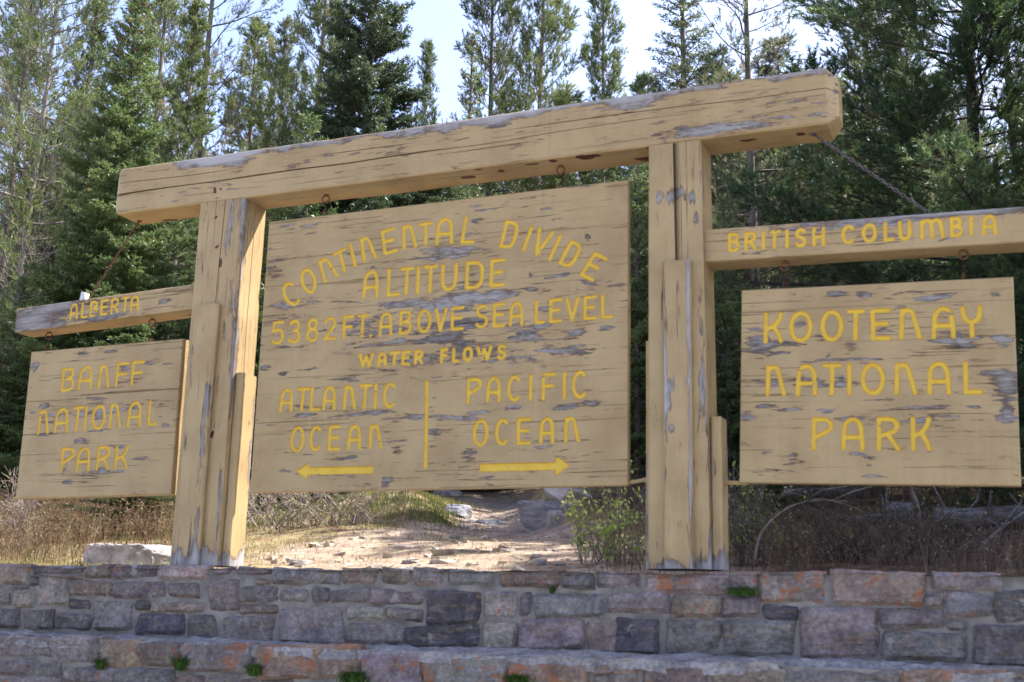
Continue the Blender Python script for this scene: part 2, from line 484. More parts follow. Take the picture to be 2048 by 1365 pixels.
GL = {
    'A': [[(0, 0), (.05, .6)] + arc(.5, .6, .45, .4, 180, 0) + [(1, 0)], [(.03, .38), (.97, .38)]],
    'n': [[(0, 0), (.05, .98)], [(.06, .86)] + arc(.36, .78, .3, .2, 150, 20, 8) + [(1, 0)]],
    'm': [[(0, 0), (.03, .98)], [(.03, .8)] + arc(.26, .8, .2, .2, 150, 10, 8) + [(.5, .0)], [(.47, .8)] + arc(.7, .8, .2, .2, 150, 10, 8) + [(1, 0)]],
    'C': [arc(.56, .5, .56, .5, 48, 180, 14) + arc(.56, .5, .56, .5, 180, 312, 14)[1:]],
    'O': [arc(.5, .5, .5, .5, 0, 360, 30)],
    'D': [[(0, 0), (0, 1), (.5, 1)] + arc(.5, .68, .5, .32, 75, 0, 6) + arc(.5, .36, .5, .36, 0, -75, 6) + [(.5, 0), (0, 0)]],
    'E': [[(1, 1), (0, 1), (0, 0), (1, 0)], [(0, .52), (.85, .52)]],
    'F': [[(1, 1), (0, 1), (0, 0)], [(0, .52), (.85, .52)]],
    'T': [[(0, 1), (1, 1)], [(.5, 1), (.45, 0)]],
    'I': [[(.5, 1), (.5, 0)]],
    'L': [[(0, 1), (0, 0), (1, 0)]],
    'V': [[(0, 1), (.5, 0), (1, 1)]],
    'U': [[(0, 1), (0, .38)] + arc(.5, .38, .5, .38, 180, 360, 14) + [(1, 1)]],
    'S': [arc(.52, .76, .46, .24, 25, 270, 14) + arc(.48, .26, .5, .26, 90, -155, 14)],
    'B': [[(0, 0), (0, 1), (.5, 1)] + arc(.5, .79, .42, .21, 80, -60, 8) + [(.35, .53)] + arc(.55, .27, .45, .27, 60, -80, 8) + [(.5, 0), (0, 0)]],
    'P': [[(0, 0), (0, 1), (.55, 1)] + arc(.55, .78, .45, .22, 80, -50, 8) + [(.06, .36)]],
    'R': [[(0, 0), (0, 1), (.55, 1)] + arc(.55, .77, .42, .23, 80, -70, 8) + [(.06, .42)], [(.45, .49), (1, 0)]],
    'K': [[(0, 1), (0, 0)], [(1, 1), (.9, .8), (.6, .58), (.06, .44)], [(.5, .53), (.85, .25), (1, 0)]],
    'W': [[(0, 1), (.27, 0), (.5, .85), (.75, 0), (1, 1)]],
    'H': [[(0, 1), (0, 0)], [(1, 1), (1, 0)], [(0, .47), (1, .47)]],
    'Y': [[(0, 1)] + arc(.5, .85, .48, .37, 180, 360, 14) + [(1, 1)], [(.5, .48), (.5, 0)]],
    '5': [[(.9, 1), (.1, 1), (.05, .58), (.4, .64)] + arc(.45, .33, .5, .33, 75, -140, 14)],
    '3': [arc(.45, .77, .45, .23, 150, -60, 12) + [(.4, .54)] + arc(.45, .27, .55, .27, 70, -150, 14)],
    '8': [arc(.5, .77, .4, .23, 0, 360, 20), arc(.5, .27, .5, .27, 0, 360, 20)],
    '2': [arc(.48, .74, .46, .26, 165, -30, 14) + [(0.03, .02), (1, .02)]],
    '.': [[(.45, .0), (.55, .05)]],
}


def line_letters(txt, xs, base, top):
    """txt with one (xl, xr) per letter; base and top are ((x0,y0),(x1,y1)) pixel lines"""
    out = []
    f = lambda L, x: L[0][1] + (L[1][1] - L[0][1]) * (x - L[0][0]) / (L[1][0] - L[0][0])
    for ch, (a, b) in zip(txt, xs):
        out.append((ch, (a, f(base, a)), (b, f(base, b)), (a, f(top, a)), True))
    return out


def arc_letters(spec, ox, oy, k=4.55):
    c = lambda p: (ox + p[0] / k, oy + p[1] / k)
    return [(ch, c(bl), c(br), c(tl), False) for ch, bl, br, tl in spec]


class Plate:
    """flat routed face in its own x-z coordinates (front at y=0, +y is behind), placed by origin O and droop th"""
    def __init__(s, O, th, x0, x1, z0, z1):
        s.O, s.th = np.array(O, float), th
        s.x0, s.x1, s.z0, s.z1 = x0, x1, z0, z1
        s.segs, s.polys, s.gid, s.names = [], [], 0, []

    def loc(s, px, py):
        P = on_y(px, py, s.O[1]) - s.O
        c, n = math.cos(s.th), math.sin(s.th)
        return np.array([P[0] * c - P[2] * n, P[0] * n + P[2] * c])

    def group(s, name):
        s.names.append(name); s.gid = len(s.names) - 1

    def letters(s, L, r):
        s.group('lettering')
        for ch, bl, br, tl, upright in L:
            a, b, t = s.loc(*bl), s.loc(*br), s.loc(*tl)
            X = b - a; Y = t - a
            if upright:
                X = np.array([X[0], X[1]]); Y = np.array([0, Y[1]])
            lx, ly = np.linalg.norm(X), np.linalg.norm(Y)
            ux, uy = X / lx, Y / ly
            o = a + ux * r + uy * r
            wx, hy = max(lx - 2 * r, 1e-4), ly - 2 * r
            if ch == 'I':
                o = a + ux * lx / 2 + uy * r; wx = 0.0
                st = [[(0, 1), (0, 0)]]
            else:
                st = GL[ch]
            if ch == '.':
                wx, hy, o = 0.01, 0.02, a + ux * lx * 0.5 + uy * r
            for pl in st:
                p = [o + ux * wx * q[0] + uy * hy * q[1] for q in pl]
                p = np.array(p)
                for i in range(len(p) - 1):
                    s.segs.append((p[i], p[i + 1], r, s.gid))

    def stroke(s, p, q, r):
        s.group('dividing_line'); s.segs.append((s.loc(*p), s.loc(*q), r, s.gid))

    def poly(s, pts):
        s.group('arrow'); s.polys.append((np.array([s.loc(*p) for p in pts]), s.gid))

    def sdf(s, X, Z):
        D = np.full(X.shape, 0.05); Gd = np.zeros(X.shape, int)
        xs, zs = X[0], Z[:, 0]
        def win(lo, hi, pad):
            i0, i1 = np.searchsorted(zs, [lo[1] - pad, hi[1] + pad]); j0, j1 = np.searchsorted(xs, [lo[0] - pad, hi[0] + pad])
            return slice(max(i0 - 1, 0), i1 + 1), slice(max(j0 - 1, 0), j1 + 1)
        for p, q, r, gi in s.segs:
            W = win(np.minimum(p, q), np.maximum(p, q), r + 0.04)
            x, z = X[W] - p[0], Z[W] - p[1]
            d = q - p; t = np.clip((x * d[0] + z * d[1]) / (d @ d + 1e-12), 0, 1)
            nd = np.hypot(x - t * d[0], z - t * d[1]) - r
            Gd[W] = np.where(nd < D[W], gi, Gd[W]); D[W] = np.minimum(D[W], nd)
        for pl, gi in s.polys:
            W = win(pl.min(0), pl.max(0), 0.04)
            x, z = X[W], Z[W]; dm = np.full(x.shape, 9.0); ins = np.zeros(x.shape, bool)
            for i in range(len(pl)):
                a, b = pl[i], pl[(i + 1) % len(pl)]; d = b - a
                t = np.clip(((x - a[0]) * d[0] + (z - a[1]) * d[1]) / (d @ d), 0, 1)
                dm = np.minimum(dm, np.hypot(x - a[0] - t * d[0], z - a[1] - t * d[1]))
                cr = (a[1] > z) != (b[1] > z)
                with np.errstate(all='ignore'):
                    ins ^= cr & (x < (b[0] - a[0]) * (z - a[1]) / (b[1] - a[1]) + a[0])
            nd = np.where(ins, -dm, dm)
            Gd[W] = np.where(nd < D[W], gi, Gd[W]); D[W] = np.minimum(D[W], nd)
        return D, Gd

    def build(s, step, thick, wear_fn, seams=(), depth=0.008, r=0.012, edge=0.006):
        """returns (board vertices/faces/attrs) and (letter vertices/faces/attrs)"""
        xs = np.linspace(s.x0, s.x1, int((s.x1 - s.x0) / step) + 1); zs = np.linspace(s.z0, s.z1, int((s.z1 - s.z0) / step) + 1)
        X, Z = np.meshgrid(xs, zs)
        jit = 0.0012 * vnoise(np.stack([X * 60, Z * 60], -1), 5)                 # hand-held router wobble
        D, Gd = s.sdf(X, Z); D = D + jit
        prof = lambda d: depth * np.sqrt(np.clip(1 - (1 - np.clip(-d / r, 0, 1)) ** 2, 0, 1))
        bd = np.minimum(np.minimum(X - s.x0, s.x1 - X), np.minimum(Z - s.z0, s.z1 - Z))
        rnd = edge - np.sqrt(np.clip(edge ** 2 - np.clip(edge - bd, 0, edge) ** 2, 0, None))
        Y = prof(D) + rnd + 0.0012 * fbm(np.stack([X * 3, Z * 14], -1), 3, 11)
        seam = np.zeros(X.shape)
        for zc, amp in seams:
            dz = np.abs(Z - zc - 0.004 * vnoise(np.stack([X * 1.5, X * 0], -1), int(zc * 50) + 3))
            k = np.exp(-(dz / (step * 0.55)) ** 2) * amp
            k = k * sstep(-0.25, 0.35, vnoise(np.stack([X * 2.3, X * 0 + zc * 9], -1), 23))
            Y = Y + 0.003 * k * (D > 0); seam = np.maximum(seam, k * 0.6)
        V = np.stack([X, Y, Z], -1).reshape(-1, 3); d = D.ravel()
        n, m = X.shape
        q = gridfaces(n, m)
        wear = wear_fn(X, Z).ravel(); seam = seam.ravel(); depthv = np.clip(-d / r, 0, 1)
        dq = d[q]; allp = (dq > 0).all(1); alln = (dq <= 0).all(1)
        mixq = q[~(allp | alln)]
        tri = np.concatenate([mixq[:, [0, 1, 2]], mixq[:, [0, 2, 3]]])
        ev, EV, EA, EG = {}, [], [], []
        gflat = Gd.ravel()
        bt, bq, lt, lq = [], [], [], []
        base = len(V)
        def cut(a, b):
            key = (a, b) if a < b else (b, a)
            if key not in ev:
                t = d[a] / (d[a] - d[b]); t = min(max(t, 0.02), 0.98)
                p = V[a] * (1 - t) + V[b] * t
                ya = V[a][1] - prof(d[a]); yb = V[b][1] - prof(d[b]); p[1] = ya * (1 - t) + yb * t
                ev[key] = base + len(EV); EV.append(p); EA.append((wear[a], seam[a] * 0)); EG.append(gflat[a] if d[a] <= 0 else gflat[b])
            return ev[key]
        for a, b, c in tri.tolist():
            sg = [d[i] > 0 for i in (a, b, c)]; k = sum(sg)
            if k == 3: bt.append((a, b, c)); continue
            if k == 0: lt.append((a, b, c)); continue
            v = (a, b, c)
            i = sg.index(True) if k == 1 else sg.index(False)
            p, q1, q2 = v[i], v[(i + 1) % 3], v[(i + 2) % 3]
            e1, e2 = cut(p, q1), cut(p, q2)
            (bt if k == 1 else lt).append((p, e1, e2)); (lq if k == 1 else bq).append((e1, q1, q2, e2))
        if EV:
            V = np.concatenate([V, np.array(EV)]); ea = np.array(EA)
            wear = np.concatenate([wear, ea[:, 0]]); seam = np.concatenate([seam, ea[:, 1]]); depthv = np.concatenate([depthv, np.zeros(len(EV))])
        B = [q[allp]] + [np.array(x) for x in (bt, bq) if x]
        L = [q[alln]] + [np.array(x) for x in (lt, lq) if x]
        # body behind the face
        y0, y1 = edge, thick
        c = np.array([(s.x0, y0, s.z0), (s.x1, y0, s.z0), (s.x1, y0, s.z1), (s.x0, y0, s.z1), (s.x0, y1, s.z0), (s.x1, y1, s.z0), (s.x1, y1, s.z1), (s.x0, y1, s.z1)])
        o = len(V)
        body = np.array([(0, 4, 5, 1), (1, 5, 6, 2), (2, 6, 7, 3), (3, 7, 4, 0), (4, 7, 6, 5)]) + o
        VB = np.concatenate([V, c]); wear = np.concatenate([wear, np.zeros(8)]); seam = np.concatenate([seam, np.zeros(8)])
        def compact(V, F, **A):
            used = np.unique(np.concatenate([f.ravel() for f in F if len(f)])); mp = np.zeros(len(V), int); mp[used] = np.arange(len(used))
            return V[used], [mp[f] for f in F if len(f)], {k: a[used] for k, a in A.items()}
        out_b = compact(VB, B + [body], wear=wear, seam=seam)
        gv = np.concatenate([Gd.ravel(), np.array(EG, int)]) if EV else Gd.ravel()
        out_l = []
        for gi, nm in enumerate(s.names):
            Lg = [f[gv[f[:, 0]] == gi] for f in L if len(f)]
            if sum(len(f) for f in Lg):
                out_l.append((nm,) + compact(V, Lg, depth=depthv, wear=wear))
        return out_b, out_l


def blotches(spec, plate):
    """wear field from traced patches: (px, py, half-width px, half-height px, strength)"""
    loc = []
    for px, py, a, b, st in spec:
        c = plate.loc(px, py); e = plate.loc(px + a, py); h = plate.loc(px, py + b)
        loc.append((c, abs(e[0] - c[0]), abs(h[1] - c[1]), st))
    def fn(X, Z):
        Wv = np.zeros(X.shape)
        wx = 0.02 * vnoise(np.stack([X * 9, Z * 18], -1), 31); wz = 0.012 * vnoise(np.stack([X * 9, Z * 18], -1), 32)
        for c, a, b, st in loc:
            dd = ((X - c[0] + wx) / a) ** 2 + ((Z - c[1] + wz) / b) ** 2
            Wv = Wv + st * np.exp(-dd * 0.9)
        return np.clip(Wv, -1, 1.3)
    return fn


def eye_hook(mb, top, bot, r=0.0048, ring=0.023, tilt=0.3):
    """screw eye under a beam, an S link, and a screw eye in the board's top edge"""
    top, bot = np.array(top, float), np.array(bot, float)
    H = top[2] - bot[2]
    def circle(c, R, ax, a0=0, a1=360, n=18):
        t = np.radians(np.linspace(a0, a1, n)); ax = np.array(ax) / np.linalg.norm(ax)
        return [np.array(c) + R * (ax * math.sin(k) + np.array([0, 0, 1.0]) * math.cos(k)) for k in t]
    mb.add(*tube([top + (0, 0, 0.03), top - (0, 0, 0.008)], r * 1.2, 6))
    mb.add(*tube([top + (0, 0, 0.0), top - (0, 0, 0.004)], r * 3, 10))
    c1 = top - (0, 0, ring + 0.006); mb.add(*tube(circle(c1, ring, (1, tilt, 0)), r, 6))
    c2 = bot + (0, 0, ring * 0.8); mb.add(*tube(circle(c2, ring * 0.8, (tilt, 1, 0)), r * 0.9, 6))
    mb.add(*tube([bot, bot - (0, 0, 0.03)], r, 6))
    a, b = c1 - (0, 0, ring), c2 + (0, 0, ring * 0.8)
    m = (a + b) / 2; dx = np.array([ring * 0.6, 0, 0])
    mb.add(*tube([a + dx * .8 + (0, 0, .012), a - (0, 0, .004), a - dx * .7 + (0, 0, .004), m - dx * .2, m + dx * .3, b + dx * .6 - (0, 0, .004), b + (0, 0, .004), b - dx * .8 - (0, 0, .012)], r * 0.9, 6))


# ------------------------------------------------------------------ timbers
def timber(L, A, B, axis, chamfer=0.0, wear_fn=None, chip_fn=None, crack=None, skip_front=False, bev=0.008, step=0.022, seed=0, taper=None):
    """squared timber from 0 to L along its axis; section x/z (posts) or z (beams) in [-A/2, A/2], depth y in [0, B].
    crack = list of (face 0 front / 1 right-or-bottom, v position fn, width fn)"""
    # section as perimeter loop of (u, y): front left -> front right -> back right -> back left
    h = A / 2
    us = list(np.linspace(-h + bev, h - bev, max(6, int(A / 0.018))))
    ck = crack or []
    ys = list(np.linspace(bev, B - bev, max(5, int(B / 0.02))))
    per = [(u, 0.0, 0) for u in us] + [(h, y, 1) for y in ys] + [(u, B, 2) for u in us[::-1]] + [(-h, y, 3) for y in ys[::-1]]
    per = np.array(per); m = len(per)
    ts = np.linspace(0, L, int(L / step) + 2)
    if chamfer:
        ts = np.unique(np.concatenate([ts, [chamfer, L - chamfer, chamfer + .004, L - chamfer - .004]]))
    n = len(ts)
    U = np.tile(per[:, 0], (n, 1)); Yv = np.tile(per[:, 1], (n, 1)); T = np.tile(ts[:, None], (1, m)); face = per[:, 2]
    seam = np.zeros((n, m))
    for fc, vfn, wfn in ck:
        idx = np.where(face == fc)[0]
        v0 = np.array([vfn(t) for t in ts]); wd = np.array([wfn(t) for t in ts], float)
        wd = np.convolve(np.pad(wd, 6, 'edge'), np.ones(13) / 13, 'valid')
        ref = (per[idx, 0] if fc == 0 else per[idx, 1])
        k = int(np.clip(np.argmin(np.abs(ref - v0.mean())), 2, len(idx) - 3)); sgn = 1 if ref[-1] > ref[0] else -1
        A_ = U if fc == 0 else Yv
        fall = np.exp(-((ref - ref[k]) / 0.06) ** 2) * (np.abs(ref - ref[0]) > 1e-6) * (np.abs(ref - ref[-1]) > 1e-6)
        A_[:, idx] = A_[:, idx] + (v0 - ref[k])[:, None] * fall[None]
        ww = np.maximum(wd, 0.0006)
        A_[:, idx[k - 1]] = v0 - sgn * ww; A_[:, idx[k]] = v0; A_[:, idx[k + 1]] = v0 + sgn * ww
        dpt = np.minimum(0.03, 6 * wd)
        if fc == 0:
            Yv[:, idx[k]] += dpt
        else:
            U[:, idx[k]] -= dpt
        seam[:, idx[k]] = np.clip(wd / 0.002, 0, 1)
    if chamfer:
        e = np.minimum(ts, L - ts); s = np.clip((chamfer - e) / chamfer, 0, 1)[:, None] * chamfer * 0.92
        U = U - np.sign(U) * np.minimum(s, np.abs(U)) * (np.abs(U) / h)
        Yv = Yv + s * (1 - 2 * Yv / B)
    if taper is not None:
        lo, hi = taper(T); U = lo + (U + h) / A * (hi - lo)
    nz = 0.0032 * fbm(np.stack([T * 1.6, U * 8 + seed, Yv * 8], -1), 3, seed)
    ed = np.minimum(h - np.abs(U), np.minimum(Yv, B - Yv))
    worn = np.clip(fbm(np.stack([T * 6, U * 3 + seed, Yv * 3], -1), 4, seed + 7) - .05, 0, 1) * 0.014
    rim = sstep(0.014, 0.0, h - np.abs(U)) * sstep(0.014, 0.0, np.minimum(Yv, B - Yv))
    U = U + nz - np.sign(U) * worn * rim; Yv = Yv - nz * 0.8 + np.where(Yv < B / 2, 1, -1) * worn * rim
    V = np.stack([U, Yv, T], -1).reshape(-1, 3)
    if axis == 'x':
        V = np.stack([V[:, 2], V[:, 1], V[:, 0]], -1)
    F = gridfaces(n, m, 0, True)
    if axis == 'x':
        F = F[:, ::-1]
    if skip_front:
        i = (F % m); inner = np.isin(i, np.where(face == 0)[0]).all(1)
        F = F[~inner]
    caps = [np.arange(m)[None, ::-1] if axis == 'z' else np.arange(m)[None], np.arange(m)[None] + (n - 1) * m]
    if axis == 'x':
        caps[1] = caps[1][:, ::-1]
    fa = np.tile(face, (n, 1)).ravel()
    wear = wear_fn(V, fa) if wear_fn else np.zeros(len(V))
    chip = chip_fn(V, fa) if chip_fn else np.zeros(len(V))
    return V, [F] + caps, dict(wear=wear, chip=chip, seam=seam.ravel(), pale=np.clip((wear - 0.6) * 1.4, 0, 1))


def timber_mesh(name, mt, *a, **k):
    V, F, A = timber(*a, **k)
    me = mkmesh(name, V, F[:1], [mt], False, A)
    mb = MB(); mb.add(V, F, **A)
    bpy.data.meshes.remove(me)
    return mb.mesh(name, [mt])


def vn1(x, s):
    return vnoise(np.stack([np.asarray(x, float), np.zeros(np.shape(x))], -1), s)


frame = thing('sign_gateway', 'peeling tan timber gateway with two posts, a long top beam and two short side arms', 'sign frame', (0, 0, 1.80))
FZ = 1.80

# top beam: local origin at left end
BX0, BX1, BZ0, BZ1, BD = -2.375, 2.335, 4.082, 4.398, 0.25


def beam_wear(V, fa):
    x, y, z = V[:, 0], V[:, 1], V[:, 2]
    top = sstep(0.07, 0.16, z + 0.035 * vn1(x * 2.1, 4) + 0.02 * vn1(x * 9, 5))
    wv = top * (1.15 + 0.55 * vn1(x * 1.3, 8)) * sstep(0.15, 0.9, x)
    wv += 0.9 * np.exp(-((z - 0.015 - 0.01 * vn1(x * 3, 2)) / 0.018) ** 2) * sstep(0.1, 0.6, vn1(x * 1.1 + 3, 9)) * sstep(0.5, 1.0, x)
    wv += 0.9 * np.exp(-((x - 4.05) / 0.35) ** 2 - ((z + 0.10) / 0.035) ** 2) + 0.6 * np.exp(-((x - 3.1) / .5) ** 2 - ((z - .03) / .02) ** 2)
    wv += 0.55 * np.exp(-((x - 0.75) / .22) ** 2 - ((z - .125) / .03) ** 2) + 0.4 * np.exp(-((x - .75) / .3) ** 2 - ((z - .03) / .02) ** 2)
    return np.where(fa == 0, np.clip(wv, -.2, 1.25), np.where(fa == 1, -0.3 if False else 0.1, np.where(fa == 3, -0.5, 0.0)))


def blob_field(V, spots, ax=(0, 1)):
    s = np.zeros(len(V))
    for a, b, ra, rb in spots:
        nn = 0.35 * vnoise(np.stack([V[:, ax[0]] * 22 + a, V[:, ax[1]] * 22], -1), 3)
        s = np.maximum(s, sstep(1.25, 0.75, np.hypot((V[:, ax[0]] - a) / ra, (V[:, ax[1]] - b) / rb) + nn))
    return s


def beam_chip(V, fa):
    # dark red primer showing on the underside where the top coat has dropped off: (x along, y depth)
    sp = [(.32, .22, .06, .02), (.50, .235, .17, .012), (.66, .235, .16, .014), (1.02, .245, .05, .03), (1.55, .24, .10, .012),
          (2.55, .12, .05, .03), (2.78, .09, .03, .025), (3.0, .05, .04, .014), (3.12, .04, .02, .03), (3.32, .04, .07, .035), (3.62, .16, .05, .02),
          (3.74, .2, .11, .012), (3.70, .03, .03, .02), (2.66, .03, .03, .02), (4.22, .10, .06, .014), (4.5, .1, .02, .03)]
    under = blob_field(V, sp, (0, 1)) * (fa == 3)
    sp2 = [(.80, -.085, .007, .02), (.835, -.08, .007, .022), (.875, -.075, .014, .01), (3.52, -.12, .006, .022)]
    return np.maximum(under, blob_field(V, sp2, (0, 2)) * (fa == 0))


BL = BX1 - BX0
beam_cracks = [(0, lambda t: -0.028 + 0.018 * t / BL * 2.2 + 0.008 * float(vn1(t * 2.2, 14)), lambda t: 0.0065 if t < 1.2 else (0.0045 if t < 2.4 else 0.0028)),
               (0, lambda t: 0.045 + 0.012 * float(vn1(t * 1.4, 15)), lambda t: 0.0022 if (0.05 < t < .9 or 1.6 < t < 2.2 or t > 2.9) else 0)]
me = timber_mesh('top_beam', M['paint_x'], BL, BZ1 - BZ0, BD, 'x', chamfer=0.058, wear_fn=beam_wear, chip_fn=beam_chip, crack=beam_cracks, seed=3)
link('top_beam', me, frame, (BX0, 0, (BZ0 + BZ1) / 2 - FZ))


def post_wear(edge_side, seed, base_h=0.10):
    def fn(V, fa):
        x, y, z = V[:, 0], V[:, 1], V[:, 2]
        wv = 0.9 * sstep(base_h + .03, base_h - .06, z + 0.05 * vn1(x * 22, seed) + .03 * vn1(y * 25, seed + 1))
        e = np.where(fa == 0, np.exp(-((x - edge_side) / 0.022) ** 2), 0)
        wv += e * (0.35 + 0.75 * vn1(z * 2.3, seed + 2))
        e2 = np.where(fa == 1, np.exp(-(y / 0.05) ** 2), 0)
        wv += e2 * (0.4 + 0.8 * vn1(z * 1.7, seed + 5))
        return np.clip(wv, -.2, 1.2)
    return fn


def knots(spots):
    return lambda V, fa: blob_field(V, spots, (0, 2)) * (fa == 0)


PH = BZ0 - FZ
lp_crack = [(0, lambda t: -0.045 + 0.012 * float(vn1(t * 1.6, 21)), lambda t: 0.0022 if t > 1.5 else 0),
            (0, lambda t: 0.022 + 0.012 * float(vn1(t * 1.2, 22)), lambda t: 0.0028 if t > 1.55 else 0),
            (1, lambda t: 0.13 + 0.012 * float(vn1(t * 1.3, 24)), lambda t: 0.0032 if t > 0.9 else 0.0015)]
me = timber_mesh('post', M['paint_z'], PH, 0.337, 0.25, 'z', wear_fn=post_wear(0.16, 40), chip_fn=knots([(-.035, 2.18, .010, .012), (.0, 1.98, .018, .016), (.02, 1.86, .006, .03), (.075, .78, .012, .035)]), crack=lp_crack, seed=6)
lp = link('post', me, frame, (-1.4815, 0, 0))
rp_crack = [(0, lambda t: 0.0 + 0.006 * float(vn1(t * 1.5, 27)) + 0.008 * (2.2 - t), lambda t: 0.0026 if t > 1.55 else 0),
            (0, lambda t: 0.035 + 0.006 * float(vn1(t * 2.5, 29)), lambda t: 0.0014 if 1.6 < t < 2.0 else 0)]


def rp_taper(T):
    k = T / PH
    return -0.157 * (1 - k) - 0.150 * k, 0.163 * (1 - k) + 0.142 * k


def rp_wear(V, fa):
    wv = post_wear(0.135, 60, 0.07)(V, fa)
    x, z = V[:, 0], V[:, 2]
    for a, b, s in ((-.03, 1.97, .035), (.03, 2.0, .03), (-.09, 1.98, .02), (.09, 1.96, .03), (.11, 1.83, .03)):
        wv = wv + np.where(fa == 0, np.exp(-((x - a) / s) ** 2 - ((z - b) / (s * 1.4)) ** 2) * 1.0, 0)
    return np.clip(wv, -.2, 1.2)


me = timber_mesh('post', M['paint_z'], PH, 0.31, 0.25, 'z', wear_fn=rp_wear, chip_fn=None, crack=rp_crack, seed=9, taper=rp_taper)
rp = link('post', me, frame, (1.468, 0, 0))


def plank(parent, w_, d_, h_, loc, rotz=0.0, seed=0, wear=None):
    me = timber_mesh('cover_plank', M['paint_z'], h_, w_, d_, 'z', wear_fn=wear or post_wear(w_ / 2 * .9, seed, .09), seed=seed, bev=0.01, step=0.03)
    return link('cover_plank', me, parent, loc, (0, 0, rotz))


def lp_plank_wear(V, fa):
    x, z = V[:, 0], V[:, 2]
    wv = 0.95 * sstep(.13, .03, z + 0.05 * vn1(x * 20, 71))
    c = 0.055 + 0.02 * vn1(z * 1.4, 72)
    wv += np.where(fa == 0, np.exp(-((x - c) / 0.027) ** 2) * (0.75 + 0.5 * vn1(z * 2.6, 73)) * sstep(1.25, 1.0, z), 0)
    wv += np.where(fa == 0, np.exp(-((x + .07) / 0.015) ** 2 - ((z - .72) / .16) ** 2) * 0.9, 0)
    return np.clip(wv, -.2, 1.25)


plank(lp, 0.178, 0.04, 3.392 - FZ, (-0.028, -0.04, 0), 0, 81, lp_plank_wear)
plank(lp, 0.16, 0.055, 2.965 - FZ, (0.1685, 0.045 + 0.08, 0), rad(90), 82).location = (0.1685 + 0.055, 0.125, 0)


def rp_plank_wear(V, fa):
    x, z = V[:, 0], V[:, 2]
    wv = 0.9 * sstep(.05, .0, z + 0.03 * vn1(x * 25, 75))
    wv += np.where(fa == 0, np.exp(-((x + .068) / 0.012) ** 2) * (0.55 + 0.9 * vn1(z * 3.1, 76)) * sstep(.35, .5, z), 0)
    wv += np.where(fa == 0, np.exp(-((x - .066) / 0.010) ** 2) * (0.5 + 0.9 * vn1(z * 2.1, 77)), 0)
    for a, b, s in ((-.045, .93, .03), (-.06, .83, .03), (-.03, .70, .018), (.055, .95, .016), (-.01, 1.2, .006)):
        wv = wv + np.where(fa == 0, np.exp(-((x - a) / s) ** 2 - ((z - b) / (s * 1.2)) ** 2) * 1.0, 0)
    return np.clip(wv, -.2, 1.25)


plank(rp, 0.150, 0.04, 3.402 - FZ, (0.012, -0.04, 0), 0, 83, rp_plank_wear)
p_ = plank(rp, 0.15, 0.058, 2.575 - FZ, (0, 0, 0), rad(90), 84); p_.location = (0.155 + 0.062, 0.125, 0)
p_ = plank(rp, 0.14, 0.036, 3.00 - FZ, (0, 0, 0), rad(-90), 85); p_.location = (-0.150 - 0.036, 0.13, 0)

# ------------------------------------------------------------------ side arms with their province names
def wing_arm(O, th, x0, x1, h, txt, r, wear_spec, seedv, chip=None):
    """short beam: routed front plate on a chamfered timber, origin O on its front face"""
    pl = Plate(O, th, x0, x1, -h / 2, h / 2)
    for t in txt:
        pl.letters(t, r)
    (bv, bf, ba), letters = pl.build(0.0045, 0.012, blotches(wear_spec, pl), [(0.02, .8), (-.035, .5)], 0.006, r, 0.005)
    root = link('side_arm', None, frame)
    bpy.data.objects.remove(root)
    V, F, A = timber(x1 - x0 + 0.09, h, 0.175, 'x', chamfer=0.045, seed=seedv, step=0.03)
    V = V + np.array([x0 - 0.045, 0.0115, 0.0])
    mb = MB()
    n_ = len(bv)
    mb.add(bv, bf, wear=ba['wear'], seam=ba['seam'], chip=np.zeros(n_), pale=np.clip(ba['wear'] - .8, 0, 1))
    mb.add(V, F, wear=np.zeros(len(V)), seam=A['seam'], chip=np.zeros(len(V)), pale=np.zeros(len(V)))
    me = mb.mesh('side_arm', [M['paint_x']])
    ob = link('side_arm', me, frame, np.array(O) - (0, 0, FZ), (0, th, 0))
    for nm, lv, lf, la in letters:
        link(nm, mkmesh(nm, lv, lf, [M['yellow']], True, la), ob)
    return ob


AL = line_letters('ALBERTA', [(137.6, 155), (160.7, 174.5), (178, 194.7), (199, 215), (219.6, 237), (241, 257.5), (258.5, 277.6)], ((143, 641), (270, 622.6)), ((146, 607), (270, 591)))
wing_arm((-2.42, 0.05, 3.4525), rad(-2.1), -0.715, 0.80, 0.165, [AL], 0.0095,
         [(60, 645, 48, 20, 1.3), (120, 612, 60, 14, 1.1), (190, 637, 60, 8, .8), (330, 603, 14, 5, .7), (100, 655, 30, 8, .5), (215, 610, 60, 20, .25)], 91)
BC = line_letters('BRITISHCOLUmBIA', [(1455, 1480), (1488, 1514.6), (1522.8, 1531), (1536, 1563), (1571, 1577), (1588.7, 1614), (1624, 1651), (1682, 1710.5), (1723, 1755),
                                      (1766.7, 1790), (1796, 1824.4), (1839.7, 1890.6), (1900, 1927), (1939, 1948), (1964, 1996)],
                  ((1468, 505), (1980, 471)), ((1468, 465.9), (1980, 429)))
wing_arm((2.42, 0.05, 3.4755), rad(1.55), -0.835, 0.80, 0.178, [BC], 0.0105,
         [(1800, 433, 200, 7, 1.0), (1950, 425, 120, 9, .9), (1560, 462, 40, 6, .6), (1520, 503, 40, 4, .5), (1770, 490, 60, 5, .5), (1900, 478, 30, 4, .7), (1700, 450, 90, 8, .4), (1960, 445, 60, 3, .8), (1830, 443, 80, 3, .7)], 92)

